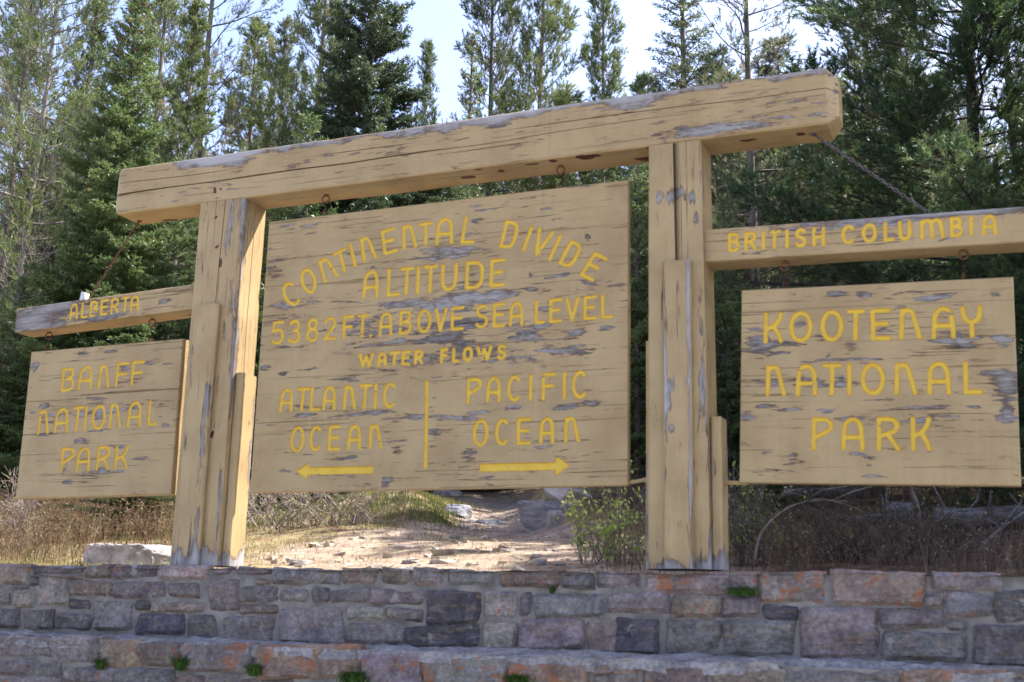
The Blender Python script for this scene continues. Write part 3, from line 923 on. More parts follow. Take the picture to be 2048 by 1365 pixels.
# ------------------------------------------------------------------ hanging boards
def hanging_board(name, label, O, th, x0, x1, h, thick, txt, wear_spec, seams, hooks, extra=None, seedv=0):
    """O is the bottom middle of the front face"""
    root = thing(name, label, 'sign', O, (0, th, 0), 'painted boards hanging from the gateway')
    pl = Plate(O, th, x0, x1, 0, h)
    for t, r in txt:
        pl.letters(t, r)
    if extra:
        extra(pl)
    base = blotches(wear_spec, pl)
    (bv, bf, ba), letters = pl.build(0.0052, thick, base, seams, 0.008, 0.0125)
    n_ = len(bv)
    me = mkmesh('board', bv, bf, [M['paint_x']], False, dict(wear=ba['wear'], seam=ba['seam'], chip=np.zeros(n_), pale=np.clip(ba['wear'] - .9, 0, 1)))
    b = link('board', me, root)
    for nm, lv, lf, la in letters:
        link(nm, mkmesh(nm, lv, lf, [M['yellow']], True, la), b)
    for hx, ztop in hooks:                                       # world x and height of the beam above
        c, s_ = math.cos(th), math.sin(th)
        lx = hx - O[0]
        mb = MB(); eye_hook(mb, (lx, thick / 2, (ztop - O[2]) / c + lx * s_), (lx, thick / 2, h))
        link('hook', mb.mesh('hook', [M['rust']], True), root)
    return root


za = lambda *L: arc_letters(L, 490, 400)
zb = lambda *L: arc_letters(L, 870, 400)
ARC = za(('C', (390, 992), (525, 942), (305, 777)), ('O', (535, 876), (675, 831), (475, 648)), ('n', (717, 765), (857, 700), (650, 555)),
         ('T', (850, 690), (980, 628), (787, 490)), ('I', (990, 616), (1020, 608), (938, 396)), ('n', (1072, 580), (1208, 535), (1032, 350)),
         ('E', (1258, 512), (1390, 475), (1232, 280)), ('n', (1432, 462), (1572, 437), (1420, 230)), ('T', (1580, 430), (1715, 410), (1575, 212))) + \
    zb(('A', (-3, 418), (165, 404), (8, 168)), ('L', (225, 407), (358, 400), (268, 150)), ('D', (577, 437), (718, 458), (640, 182)),
       ('I', (785, 468), (812, 476), (872, 232)), ('V', (843, 492), (993, 537), (940, 245)), ('I', (1020, 555), (1050, 565), (1132, 308)),
       ('D', (1112, 585), (1240, 640), (1232, 358)), ('E', (1305, 690), (1435, 757), (1450, 465)))
ALT = line_letters('ALTITUDE', [(723, 757), (772, 800), (798, 827), (831, 838), (845, 875), (880, 914), (929, 967), (978, 1010)], ((740, 598), (993, 575)), ((745, 540.6), (995, 517.6)))
FT = line_letters('5382FT.ABOVESEALEVEL', [(539.5, 568), (574.6, 600), (610, 636), (645, 672), (683, 706.5), (712, 736), (736, 743), (756, 784.5), (796.6, 823), (832, 862.5),
                                           (867, 894), (900, 927.6), (949, 976.6), (984, 1010.7), (1017, 1047), (1068, 1090), (1097, 1124), (1129, 1159), (1165.6, 1194), (1201, 1226)],
                  ((554, 690.5), (1213, 638.5)), ((560, 641.8), (1207, 589)))
WF = line_letters('WATERFLOWS', [(715, 747), (753, 773.5), (777, 799.5), (801.6, 820), (826.7, 847), (879, 896), (903, 918.5), (924, 946), (951, 984.5), (993, 1012.5)], ((731, 737), (1003, 720.8)), ((731, 706), (1003, 689)))
AT = line_letters('ATLAnTIC', [(557, 585), (590, 617), (618, 640), (643, 671), (684.5, 712), (715, 743), (746, 753), (763.6, 790.6)], ((565, 826), (777, 818)), ((572, 776.8), (777, 764.7)))
OC = line_letters('OCEAn', [(578, 607.6), (616, 641.6), (654, 680), (692.6, 722), (735.7, 765)], ((593, 906), (755, 898.8)), ((593, 853), (745, 848.7)))
PA = line_letters('PACIFIC', [(932, 963.4), (970.7, 1002), (1013, 1041), (1057, 1064.5), (1082, 1111.8), (1124, 1132), (1142.5, 1174)], ((936, 808.7), (1158, 798.8)), ((940, 756), (1158, 741)))
OC2 = line_letters('OCEAn', [(943.6, 977), (988.7, 1017), (1032, 1062), (1077, 1109), (1127, 1160.5)], ((960, 894.4), (1140, 886.7)), ((960, 838.4), (1140, 832.9)))


def mid_extra(pl):
    pl.stroke((854.0, 765), (850.6, 934), 0.0125)
    pl.poly([(591, 942.7), (616.4, 926), (617.5, 935), (747.6, 932.2), (746.7, 948.2), (614.5, 951), (613, 960.8)])
    pl.poly([(958.4, 927.6), (1110, 924.7), (1113.5, 912.4), (1140, 931.3), (1111.3, 953), (1109, 941), (959, 944.6)])


MIDW = [(960, 592, 65, 9, 1.1), (885, 612, 55, 10, .9), (800, 610, 40, 7, .7), (985, 590, 30, 7, .8), (560, 612, 22, 8, .9), (545, 545, 30, 14, .6), (560, 515, 40, 6, .5), (700, 508, 40, 5, .5),
        (900, 502, 45, 12, .6), (690, 655, 60, 14, .5), (760, 665, 60, 9, .5), (880, 680, 60, 10, .9), (940, 650, 90, 22, .45), (1055, 672, 35, 12, .95), (960, 700, 60, 8, .6), (1085, 615, 25, 10, .6),
        (1125, 552, 16, 7, .9), (1175, 566, 14, 6, .9), (1172, 476, 8, 9, 1.1), (1063, 548, 6, 9, .9), (1155, 664, 26, 7, 1.0), (1210, 657, 18, 8, .9), (1175, 706, 40, 10, .6), (880, 715, 110, 11, .45),
        (560, 640, 50, 6, .5), (530, 738, 16, 6, 1.0), (570, 748, 10, 5, .9), (580, 696, 60, 5, .6), (622, 740, 14, 6, .5), (760, 740, 70, 7, .5), (1050, 720, 60, 8, .6), (1090, 700, 30, 5, .5),
        (1130, 700, 30, 8, .6), (610, 832, 20, 7, .8), (752, 828, 25, 5, .8), (800, 836, 50, 10, .6), (960, 822, 30, 5, .9), (1030, 815, 22, 7, .9), (1130, 816, 22, 8, 1.0), (1180, 812, 14, 9, .8),
        (795, 882, 28, 5, .8), (690, 918, 30, 4, .8), (945, 905, 16, 9, .8), (790, 905, 22, 12, .6), (925, 838, 24, 5, .5), (870, 860, 40, 30, .35), (1122, 862, 8, 14, .5), (770, 962, 9, 10, .9), (768, 702, 200, 60, .14), (880, 600, 200, 60, .12),
        (1090, 418, 10, 3, .9), (985, 418, 40, 4, .7), (950, 445, 14, 20, .6), (840, 450, 40, 4, .5), (640, 465, 60, 5, .4), (1110, 412, 20, 2, .5), (1240, 900, 60, 90, -.35), (520, 930, 40, 60, -.2), (700, 430, 150, 20, -.15),
        (1200, 400, 60, 40, -.3), (655, 948, 90, 3, .5), (1065, 900, 50, 4, .5), (860, 650, 40, 5, .7), (1180, 590, 10, 4, .6)]
hanging_board('hanging_sign', 'large middle board reading CONTINENTAL DIVIDE with two yellow arrows', (-0.004, 0.10, 2.2335), 0.0, -1.182, 1.180, 1.708, 0.040,
              [(ARC, .0125), (ALT, .0125), (FT, .0112), (WF, .0112), (AT, .0118), (OC, .0118), (PA, .0118), (OC2, .0118)], MIDW,
              [(.36, .7), (.82, .8), (1.27, .9), (1.45, .6), (.60, .35)], [(-.79, BZ0), (.765, BZ0)], mid_extra)

BA = line_letters('BAnFF', [(119.6, 146.4), (153.6, 183), (193.6, 218), (228.4, 255), (259.6, 286)], ((125, 785), (265, 773)), ((132, 735.8), (280, 721)))
NA = line_letters('nATIOnAL', [(72.7, 97), (105.7, 134.7), (141, 163), (164.5, 172), (180, 209), (215, 241), (252, 281.5), (293, 313.4)], ((84, 869.7), (303, 852.5)), ((85, 819), (300, 800)))
PK = line_letters('PARK', [(118, 146), (149.7, 178.7), (190, 218), (226.6, 255)], ((120, 946), (240, 940)), ((127, 896), (250, 890.5)))
hanging_board('hanging_sign', 'left board reading BANFF NATIONAL PARK under the ALBERTA arm', (-2.383, 0.10, 2.2305), rad(-0.5), -0.622, 0.622, 0.987, 0.085,
              [(BA, .0115), (NA, .0115), (PK, .0115)],
              [(160, 711, 18, 4, .9), (222, 704, 20, 4, .8), (70, 736, 9, 14, .9), (195, 800, 20, 9, .7), (88, 812, 12, 6, .9), (195, 833, 14, 10, .8), (160, 833, 12, 8, .8), (225, 823, 8, 6, .8), (165, 884, 18, 7, 1.0),
               (232, 892, 16, 8, 1.0), (238, 943, 12, 4, .9), (202, 943, 10, 3, .8), (290, 916, 18, 4, .7), (135, 964, 10, 6, .7), (62, 829, 6, 3, .7), (128, 935, 6, 12, .6), (200, 860, 30, 4, .6), (330, 850, 10, 6, .5), (250, 735, 8, 8, .5), (100, 870, 25, 3, .5), (200, 975, 120, 15, -.3)],
              [(.665, .9), (.42, .5), (.28, .3)], [(-2.905, 3.352), (-2.05, 3.383)])

KO = line_letters('KOOTEnAY', [(1526.4, 1567), (1577, 1626), (1640, 1688), (1693.7, 1731), (1741, 1783), (1798, 1845), (1862.9, 1912.7), (1921.6, 1968)], ((1546, 687.7), (1948, 677)), ((1546, 624), (1948, 610.8)))
N2 = line_letters('nATIOnAL', [(1530, 1573), (1590.5, 1635.7), (1645, 1685), (1693.7, 1704.4), (1721, 1772), (1788, 1836), (1854, 1904), (1927, 1968)], ((1551, 794), (1947, 790)), ((1551, 729), (1930, 722)))
P2 = line_letters('PARK', [(1622.7, 1668), (1681.6, 1730.5), (1753, 1802), (1821.8, 1865)], ((1640, 902), (1840, 903.5)), ((1640, 834.5), (1840, 833.5)))
hanging_board('hanging_sign', 'right board reading KOOTENAY NATIONAL PARK under the BRITISH COLUMBIA arm', (2.424, 0.10, 2.2165), rad(1.75), -0.661, 0.661, 1.014, 0.055,
              [(KO, .0128), (N2, .0128), (P2, .0128)],
              [(1520, 685, 24, 14, 1.1), (1560, 692, 35, 6, .8), (1605, 640, 22, 10, .7), (1640, 675, 40, 10, .7), (1695, 695, 16, 9, 1.0), (1765, 660, 22, 10, .8), (1905, 680, 60, 5, .8), (2000, 680, 25, 8, 1.0), (1600, 590, 40, 4, .6),
               (1665, 590, 18, 6, .8), (1730, 592, 16, 9, .9), (1850, 600, 22, 6, .9), (1890, 590, 30, 6, .9), (1990, 590, 20, 8, .7), (1545, 710, 25, 3, .8), (1655, 722, 60, 3, .8), (1653, 713, 6, 6, 1.0), (1740, 722, 60, 3, .6),
               (2010, 760, 40, 20, .75), (2015, 790, 26, 40, .8), (2020, 835, 22, 22, .8), (1980, 745, 25, 5, .7), (1615, 765, 24, 10, .7), (1680, 765, 22, 14, .6), (1640, 775, 20, 9, .5), (1530, 812, 30, 4, .8), (1580, 820, 20, 4, .8),
               (1655, 818, 24, 5, .9), (1870, 815, 40, 4, .8), (1950, 818, 18, 4, .8), (1500, 838, 14, 7, 1.0), (1700, 843, 45, 6, .6), (1760, 840, 40, 6, .6), (1840, 840, 26, 8, .7), (1710, 910, 28, 5, 1.0), (1735, 928, 7, 5, .8),
               (1530, 906, 14, 3, .8), (1760, 953, 40, 5, .7), (1590, 913, 10, 5, .5), (1755, 800, 40, 4, .6), (1480 + 25, 660, 20, 7, .6), (1850, 900, 8, 8, .5), (1750, 880, 60, 20, -.2)],
              [(.26, .3), (.575, .8), (.72, .6), (.90, .4)], [(1.985, 3.396), (2.86, 3.378)])

# tie bars that steady the boards against the right post
mb = MB()
mb.add(*tube([(1.165, 0.13, 2.25), (1.31, 0.13, 2.275)], 0.011, 6))
thing('tie_bar', 'short tan tie bar from the big board\'s bottom corner to the post', 'tie bar', me=mb.mesh('tie_bar', [M['paint_x']]))
mb = MB()
mb.add(*tube([(1.64, 0.13, 2.245), (1.80, 0.13, 2.238)], 0.012, 6))
thing('tie_bar', 'short tan tie bar from the KOOTENAY board\'s bottom corner to the post', 'tie bar', me=mb.mesh('tie_bar', [M['paint_x']]))


def chain(name, label, a, b, sag, mt, link_len=0.030, wr=0.0032, lw=0.0075):
    a, b = np.array(a, float), np.array(b, float)
    L = np.linalg.norm(b - a); n = int(L / (link_len * 0.74))
    mb = MB()
    t = np.linspace(0, 1, n + 1)
    P = a + (b - a) * t[:, None]; P[:, 2] -= sag * 4 * t * (1 - t)
    for i in range(n):
        c = (P[i] + P[i + 1]) / 2; d = P[i + 1] - P[i]; d /= np.linalg.norm(d)
        u = np.cross(d, [0, 1, 0]); u /= np.linalg.norm(u); v = np.cross(d, u)
        s = u * math.cos(i * 1.45) + v * math.sin(i * 1.45)
        an = np.linspace(0, 2 * PI, 13)
        mb.add(*tube([c + d * math.cos(q) * link_len / 2 + s * math.sin(q) * lw for q in an], wr, 5, False))
    # screw eye at the beam
    mb.add(*tube([a + (0, 0, .03), a - (0, 0, .012)], 0.007, 6)); mb.add(*tube([a + (0, 0, 0.002), a - (0, 0, .004)], 0.018, 8))
    return thing(name, label, 'chain', me=mb.mesh(name, [mt], True))


chain('chain', 'grey steel chain slanting from the top beam\'s right end to the right arm', (2.185, 0.115, 4.084), (2.80, 0.13, 3.535), 0.0, M['chain'])
chain('chain', 'rusty thin chain slanting from the top beam\'s left end to the left arm', (-2.262, 0.165, 4.084), (-2.60, 0.13, 3.545), 0.0, M['rust'], 0.028, 0.0028, 0.0065)
# wooden cleat for the left chain; its sunlit brightness is painted as white
mb = MB()
mb.add(np.array([(-.03, -.02, -.02), (.03, -.02, -.02), (.03, .05, -.02), (-.03, .05, -.02), (-.022, -.012, .075), (.008, -.012, .065), (.008, .03, .065), (-.022, .03, .075)]),
       [np.array([(0, 3, 2, 1), (4, 5, 6, 7), (0, 1, 5, 4), (1, 2, 6, 5), (2, 3, 7, 6), (3, 0, 4, 7)])])
M['white'] = simple_material('sunlit_white_wood', (0.6, 0.57, 0.54), (0.4, 0.38, 0.36), 20, 0.7, 0.2, 0.3, 0.004)
link('cleat', mb.mesh('cleat', [M['white']]), frame, (-2.63, 0.13, 3.535 - FZ))


# ------------------------------------------------------------------ dry-jointed stone wall in two tiers
WY, LY, WTOP = -0.15, -0.43, 1.783
TONES = {'tan': (.30, .262, .232), 'pur': (.205, .188, .205), 'lil': (.262, .245, .255), 'drk': (.115, .112, .14), 'lgt': (.36, .342, .32),
         'gry': (.205, .203, .205), 'blu': (.225, .235, .25), 'brn': (.225, .195, .172), 'org': (.285, .225, .18)}
K4 = 3.938
ST_UP, ST_LO = [], []


def S(ox, tier, *rows):
    for x0, y0, x1, y1, tone, li in rows:
        (ST_UP if tier == 'u' else ST_LO).append((ox + x0 / K4, 1110 + y0 / K4, ox + x1 / K4, 1110 + y1 / K4, tone, li))


S(0, 'u', (-40, 82, 238, 235, 'tan', .6), (248, 80, 660, 147, 'pur', .2), (675, 84, 880, 182, 'brn', .1), (888, 88, 1250, 195, 'pur', .8), (1255, 92, 1640, 200, 'lgt', .5),
  (1685, 104, 1830, 155, 'pur', .2), (230, 170, 300, 245, 'gry', 0), (310, 178, 545, 412, 'lgt', .35), (550, 200, 885, 322, 'brn', .1), (900, 215, 1305, 332, 'pur', .1),
  (1320, 232, 1570, 340, 'pur', .3), (1640, 190, 1880, 452, 'lil', .2), (105, 278, 275, 408, 'lgt', .2), (-40, 285, 72, 390, 'tan', .5), (548, 345, 720, 430, 'drk', 0),
  (745, 368, 1045, 590, 'lil', .1), (1060, 370, 1175, 440, 'drk', 0), (1185, 365, 1612, 457, 'tan', .2), (-40, 425, 160, 578, 'pur', .1), (175, 435, 430, 585, 'gry', 0),
  (440, 462, 715, 595, 'pur', 0), (1075, 482, 1455, 632, 'drk', 0), (1475, 480, 1715, 655, 'gry', .1), (1745, 485, 2158, 690, 'lil', 0), (80, 245, 220, 272, 'gry', 0), (255, 150, 640, 170, 'tan', 0))
S(510, 'u', (-150, 108, 132, 160, 'pur', .9), (15, 190, 140, 232, 'tan', .2), (150, 108, 680, 236, 'blu', .7), (690, 110, 955, 236, 'brn', .4), (990, 110, 1215, 236, 'tan', .1),
  (1255, 113, 1500, 236, 'lil', .1), (1525, 124, 1885, 242, 'gry', .1), (-120, 255, 190, 375, 'gry', 0), (205, 265, 420, 372, 'lgt', .1), (458, 265, 582, 386, 'pur', .3),
  (592, 262, 892, 376, 'gry', 0), (905, 275, 1322, 387, 'lil', .1), (1350, 285, 1768, 542, 'drk', .1), (1788, 290, 2055, 520, 'lgt', .3), (1800, 528, 2055, 742, 'lgt', .1),
  (-120, 405, 165, 460, 'tan', 0), (188, 415, 712, 700, 'lil', 0), (738, 410, 1038, 522, 'lgt', .1), (1045, 430, 1312, 522, 'lil', 0), (732, 545, 1162, 708, 'lil', .1), (1190, 560, 1748, 728, 'drk', 0))
S(1020, 'u', (-85, 138, 385, 252, 'brn', .8), (410, 146, 665, 266, 'pur', .6), (690, 141, 1020, 270, 'lil', .4), (1072, 143, 1968, 288, 'lil', .9), (1990, 146, 2495, 385, 'lil', .9),
  (85, 300, 160, 478, 'pur', 0), (190, 310, 722, 492, 'blu', .1), (750, 310, 1252, 462, 'lil', .2), (1285, 318, 1650, 482, 'tan', .8), (1675, 330, 1962, 502, 'lil', .1),
  (85, 500, 582, 748, 'lil', .15), (603, 530, 900, 778, 'tan', .1), (850, 488, 1178, 782, 'drk', 0), (1225, 510, 1662, 802, 'blu', .1), (1672, 530, 2240, 802, 'blu', 0))
S(1528, 'u', (553, 136, 1280, 402, 'tan', .85), (1320, 138, 1885, 268, 'lil', .7), (1255, 328, 1412, 412, 'lil', 0), (1438, 310, 1795, 478, 'blu', .5), (2, 405, 252, 520, 'drk', .1),
  (288, 425, 892, 802, 'lil', .3), (908, 438, 1432, 577, 'pur', 0), (928, 618, 1602, 842, 'blu', .15), (1450, 530, 1622, 592, 'blu', 0), (1648, 545, 2230, 884, 'pur', .4), (1830, 285, 2230, 520, 'gry', 0))
S(0, 'l', (-60, 632, 396, 820, 'lil', .5), (400, 645, 802, 838, 'lil', .5), (812, 672, 1102, 876, 'org', .6), (1112, 685, 1432, 890, 'brn', .6), (1450, 690, 2006, 922, 'lil', .85),
  (-60, 830, 262, 952, 'pur', .5), (288, 848, 492, 972, 'gry', 0), (498, 885, 902, 1015, 'lil', .4), (908, 910, 1365, 1040, 'gry', .1), (-60, 962, 480, 1090, 'lil', .6), (1355, 948, 1612, 1060, 'brn', .5), (1650, 950, 1850, 1060, 'gry', .1))
S(510, 'l', (12, 718, 832, 962, 'org', .9), (838, 772, 1302, 1014, 'lil', .6), (1318, 788, 1992, 1030, 'lil', .9), (-120, 975, 300, 1100, 'brn', .5))
S(1020, 'l', (2, 838, 628, 1060, 'org', .95), (660, 858, 800, 942, 'tan', .7), (806, 864, 992, 942, 'org', .9), (812, 948, 980, 1040, 'lgt', .5), (660, 955, 795, 1060, 'gry', 0), (1048, 878, 1548, 1080, 'brn', .2), (1604, 892, 2180, 1080, 'brn', .5))
S(1528, 'l', (190, 918, 1080, 1090, 'gry', .0), (1090, 908, 1912, 1090, 'org', .85), (1925, 912, 2300, 1090, 'gry', .1))


def to_wall(L, yp):
    out = []
    for x0, y0, x1, y1, t, li in L:
        q = [on_y(x, y, yp)[[0, 2]] for x, y in ((x0, y1), (x1, y1), (x1, y0), (x0, y0))]
        out.append((np.array(q), t, li))
    return out


def stone(mb, q, yp, tone, li, rng, dep=0.026, zmax=None):
    wx = np.linalg.norm(q[1] - q[0]); hz = np.linalg.norm(q[3] - q[0])
    nx, nz_ = max(5, int(wx / 0.016)), max(5, int(hz / 0.016))
    u, v = np.meshgrid(np.linspace(0, 1, nx), np.linspace(0, 1, nz_))
    sd = rng.integers(1e6)
    jit = rng.normal(0, 0.007, (4, 2)); qq = q + np.clip(jit, -.014, .014) + np.array([(-1, -1), (1, -1), (1, 1), (-1, 1)]) * [.004, .003]
    P = ((1 - u) * (1 - v))[..., None] * qq[0] + (u * (1 - v))[..., None] * qq[1] + (u * v)[..., None] * qq[2] + ((1 - u) * v)[..., None] * qq[3]
    e = np.minimum(np.minimum(u, 1 - u) * wx, np.minimum(v, 1 - v) * hz)
    P = P + 0.010 * fbm(P * 14, 3, sd)[..., None] * np.array([1, .7]) * (sstep(0.06, 0, e)[..., None] * .8 + .2)
    corner = sstep(-0.006, 0.013, np.minimum(u, 1 - u) * wx) * sstep(-0.006, 0.012, np.minimum(v, 1 - v) * hz)
    tilt = rng.normal(0, 0.02, 2)
    face = dep * (0.75 + 0.3 * rng.random()) + tilt[0] * (u - .5) * min(wx, .25) * 2 + tilt[1] * (v - .5) * min(hz, .2) * 4
    n = 0.024 * fbm(np.concatenate([P * 7, np.full(P.shape[:2] + (1,), sd % 97)], -1), 4, sd % 1000) - 0.022 * np.abs(fbm(np.concatenate([P * 5 * [1, 2.4], np.full(P.shape[:2] + (1,), sd % 31)], -1), 3, sd % 777))
    Y = yp + 0.02 - (0.02 + np.clip(face + n, .006, .08)) * corner ** 0.5
    Zc = P[..., 1]
    V = np.stack([P[..., 0], Y, Zc], -1).reshape(-1, 3)
    c = np.array(TONES[tone]) * np.array([.84, .82, .82]) * (1 + rng.normal(0, .07)) * (1 + rng.normal(0, .025, 3))
    F = gridfaces(nz_, nx)
    # sides running back into the joint
    ring = np.concatenate([np.arange(nx), np.arange(1, nz_) * nx + nx - 1, (nz_ - 1) * nx + np.arange(nx - 2, -1, -1), np.arange(nz_ - 2, 0, -1) * nx])
    back = V[ring].copy(); back[:, 1] = yp + 0.06
    o = len(V); k = len(ring)
    side = np.stack([ring, (np.arange(k)) + o, (np.arange(k) + 1) % k + o, np.roll(ring, -1)], -1)
    VV = np.concatenate([V, back])
    mb.add(VV, [F, side], col=np.tile(c, (len(VV), 1)), lich=np.full(len(VV), li - .35))


def mortar_face(mb, x0, x1, z0, z1, yp, sd, step=0.03):
    X, Z = np.meshgrid(np.linspace(x0, x1, int((x1 - x0) / step)), np.linspace(z0, z1, max(3, int((z1 - z0) / step))))
    Y = yp + 0.004 + 0.010 * fbm(np.stack([X * 9, Z * 9], -1), 3, sd)
    mb.add(np.stack([X, Y, Z], -1), [gridfaces(*X.shape)])


wrng = np.random.default_rng(11)
wall = thing('stone_wall', 'two tier wall of purple and tan fieldstone blotched with orange lichen', 'wall', (0, 0, 0))
up, lo_ = MB(), MB()
for q, t, li in to_wall(ST_UP, WY):
    stone(up, q, WY, t, li, wrng)
for q, t, li in to_wall(ST_LO, LY):
    stone(lo_, q, LY, t, li, wrng, 0.024)


def course(mb, x0, x1, z0, z1, yp, rng):
    z = z1
    while z - z0 > 0.04:
        h = min(rng.uniform(.09, .2), z - z0)
        x = x0
        while x < x1:
            wd = rng.uniform(.16, .5)
            q = np.array([(x, z - h + .012), (min(x + wd, x1 + .1) - .014, z - h + .012), (min(x + wd, x1 + .1) - .014, z - .006), (x, z - .006)])
            stone(mb, q, yp, ['tan', 'pur', 'lil', 'drk', 'lgt', 'gry', 'blu', 'brn'][rng.integers(8)], rng.random() * .6, rng)
            x += wd
        z -= h


course(up, -4.6, -2.93, 1.39, 1.79, WY, wrng); course(up, 3.18, 4.6, 1.40, 1.79, WY, wrng)
course(lo_, -4.6, -2.62, 0.95, 1.375, LY, wrng); course(lo_, 3.14, 4.6, 0.95, 1.36, LY, wrng)
course(lo_, -4.6, 4.6, 0.0, 0.93, LY, wrng)
link('upper_stonework', up.mesh('upper_stonework', [M['stone']], False), wall)
link('lower_stonework', lo_.mesh('lower_stonework', [M['stone']], False), wall)
mb = MB()
mortar_face(mb, -4.7, 4.7, 1.30, 1.772, WY, 3); mortar_face(mb, -4.7, 4.7, -0.05, 1.362, LY, 4)
# top bed and the sloping ledge, then ends and back
X, Yg = np.meshgrid(np.linspace(-4.7, 4.7, 330), np.linspace(WY - .02, 0.30, 20))
mb.add(np.stack([X, Yg, 1.772 + .012 * fbm(np.stack([X * 6, Yg * 6], -1), 3, 6)], -1), [gridfaces(*X.shape)])
box = np.array([(-4.7, LY + .02, -.05), (4.7, LY + .02, -.05), (4.7, .30, -.05), (-4.7, .30, -.05), (-4.7, LY + .02, 1.33), (4.7, LY + .02, 1.33), (4.7, .30, 1.765), (-4.7, .30, 1.765),
                (-4.7, WY + .02, 1.33), (4.7, WY + .02, 1.33), (-4.7, WY + .02, 1.765), (4.7, WY + .02, 1.765)])
mb.add(box, [np.array([(2, 3, 7, 6), (0, 3, 8, 4), (1, 5, 9, 2)]), np.array([(3, 7, 10, 8), (2, 9, 11, 6)])])
link('mortar', mb.mesh('mortar', [M['mortar']], True), wall)
mb = MB()
X, Yg = np.meshgrid(np.linspace(-4.7, 4.7, 420), np.linspace(LY - .022, WY + .01, 22))
k = (Yg - LY) / (WY - LY)
Zg = 1.366 + .024 * k + .016 * fbm(np.stack([X * 5, Yg * 9], -1), 4, 8) + .012 * fbm(np.stack([X * 20, Yg * 26], -1), 3, 9)
Zg = Zg - .05 * sstep(2.02, 2.06, X) * sstep(2.70, 2.66, X) * sstep(.55, .35, k)           # broken-out length of ledge
Zg[0] -= 0.05; Yg = Yg.copy(); Yg[0] += 0.01
mb.add(np.stack([X, Yg, Zg], -1), [gridfaces(*X.shape)], col=np.array([.30, .305, .33]), lich=np.full(X.size, -.32))
link('ledge', mb.mesh('ledge', [M['stone']], False), wall)


# ------------------------------------------------------------------ ground sheet
def path_x(y):
    return -0.42 * (y + 6) + 3.02 - 0.03 + 0.12 * np.sin(y * .9)


def terrain(x, y):
    x, y = np.asarray(x, float), np.asarray(y, float)
    z = 1.765 + 0.158 * np.clip(y - .3, 0, 45) + 0.1 * np.clip(y - 45.3, 0, 1e9)
    near = sstep(0.3, 1.6, y) * sstep(160, 40, y)
    z = z + near * (0.10 * fbm(np.stack([x * .35, y * .35], -1), 4, 51) + 0.045 * fbm(np.stack([x * 1.6, y * 1.6], -1), 4, 52))
    d = x - path_x(y)
    bank = np.exp(-((y - 5.0) / 1.5) ** 2)
    z = z + bank * (1 + .5 * fbm(np.stack([x * 2.2, y * 2.2], -1), 3, 57)) * (0.26 * sstep(0.26, 0.95, -d) * sstep(2.6, 1.2, -d) + 0.34 * sstep(0.26, 0.7, d) * sstep(3.2, 1.4, d))
    z = z - 0.06 * np.exp(-(d / .35) ** 2) * sstep(2.5, 4.5, y) * sstep(14, 8, y)
    return np.where(y < 0.0, 0.0, z)


def axis(lo, hi, fine0, fine1, st):
    a = [fine0]
    while a[-1] < fine1:
        a.append(a[-1] + st)
    s = st; b = [a[-1]]
    while b[-1] < hi:
        s *= 1.16; b.append(b[-1] + s)
    s = st; c = [fine0]
    while c[-1] > lo:
        s *= 1.16; c.append(c[-1] - s)
    return np.array(c[::-1][:-1] + a + b[1:])


xs = axis(-900, 900, -9.5, 7.5, 0.065)
ys = np.concatenate([-axis(-0.2, 900, 0.2, 0.3, 0.3)[::-1][:-1], [-0.11, 0.0, 0.02], axis(0.05, 1200, 0.06, 10.5, 0.065)[0:]])
ys = np.unique(np.round(ys, 4))
X, Y = np.meshgrid(xs, ys); Z = terrain(X, Y)
d = X - path_x(Y)
nz = fbm(np.stack([X * 1.2, Y * 1.2], -1), 4, 61)
wide = 0.42 + 1.35 * sstep(4.2, 1.0, Y) + .05 * Y * (Y > 8)
pathm = sstep(1.25, 0.75, np.abs(d + 0.35 * sstep(4, 1, Y)) / wide + nz * .5) * (Y > 0) * sstep(22, 14, Y)
straw = sstep(-.35, .3, nz + .35 * (d < -1)) * (Y > 0) * sstep(-6.0, -3.5, X) * sstep(1.8, -.2, X) * (1 - .6 * pathm)
bank_ = np.exp(-((Y - 4.9) / 1.6) ** 2) * (d < -.3) * sstep(-3.4, -1.6, d)
moss = (.25 * bank_ + sstep(-.1, .5, fbm(np.stack([X * .8, Y * .8], -1), 4, 66)) * .9 * (1 - pathm) + .5 * np.exp(-((Y - 3.9) / .8) ** 2) * (d < -1)) * (Y > 0)
lot = 1.0 * (Y < .03)
me = mkmesh('ground', np.stack([X, Y, Z], -1), [gridfaces(*X.shape)], [M['ground']], True,
            dict(duff_shade=(sstep(.4, 1.4, X - path_x(Y)) * (Y > .03)).ravel(), path=pathm.ravel(), straw=straw.ravel(), moss=np.clip(moss, 0, 1).ravel(), lot=lot.ravel()))
gr = link('ground', me); gr['kind'] = 'structure'


def place(px, y, py=None):
    """world x,y,z of the ground under photo column px at depth y (py: row where the column was read)"""
    P = on_y(px, 1000 if py is None else py, y)
    return np.array([P[0], y, float(terrain(P[0], y))])


def ground_hit(px, py):
    """where the line of sight through a pixel meets the ground behind the wall"""
    dr = ray(px, py); dr = dr / dr[1]
    t = np.arange(6.35, 60, 0.02)
    P = CAM + dr * t[:, None]
    g = terrain(P[:, 0], P[:, 1])
    k = np.argmax(P[:, 2] < g)
    return np.array([P[k, 0], P[k, 1], g[k]])


# ------------------------------------------------------------------ conifers
def norm(a):
    return a / (np.linalg.norm(a, axis=-1, keepdims=True) + 1e-9)


def perp(rng, D):
    r = rng.normal(size=D.shape); r = r - (r * D).sum(-1, keepdims=True) * D
    return norm(r)


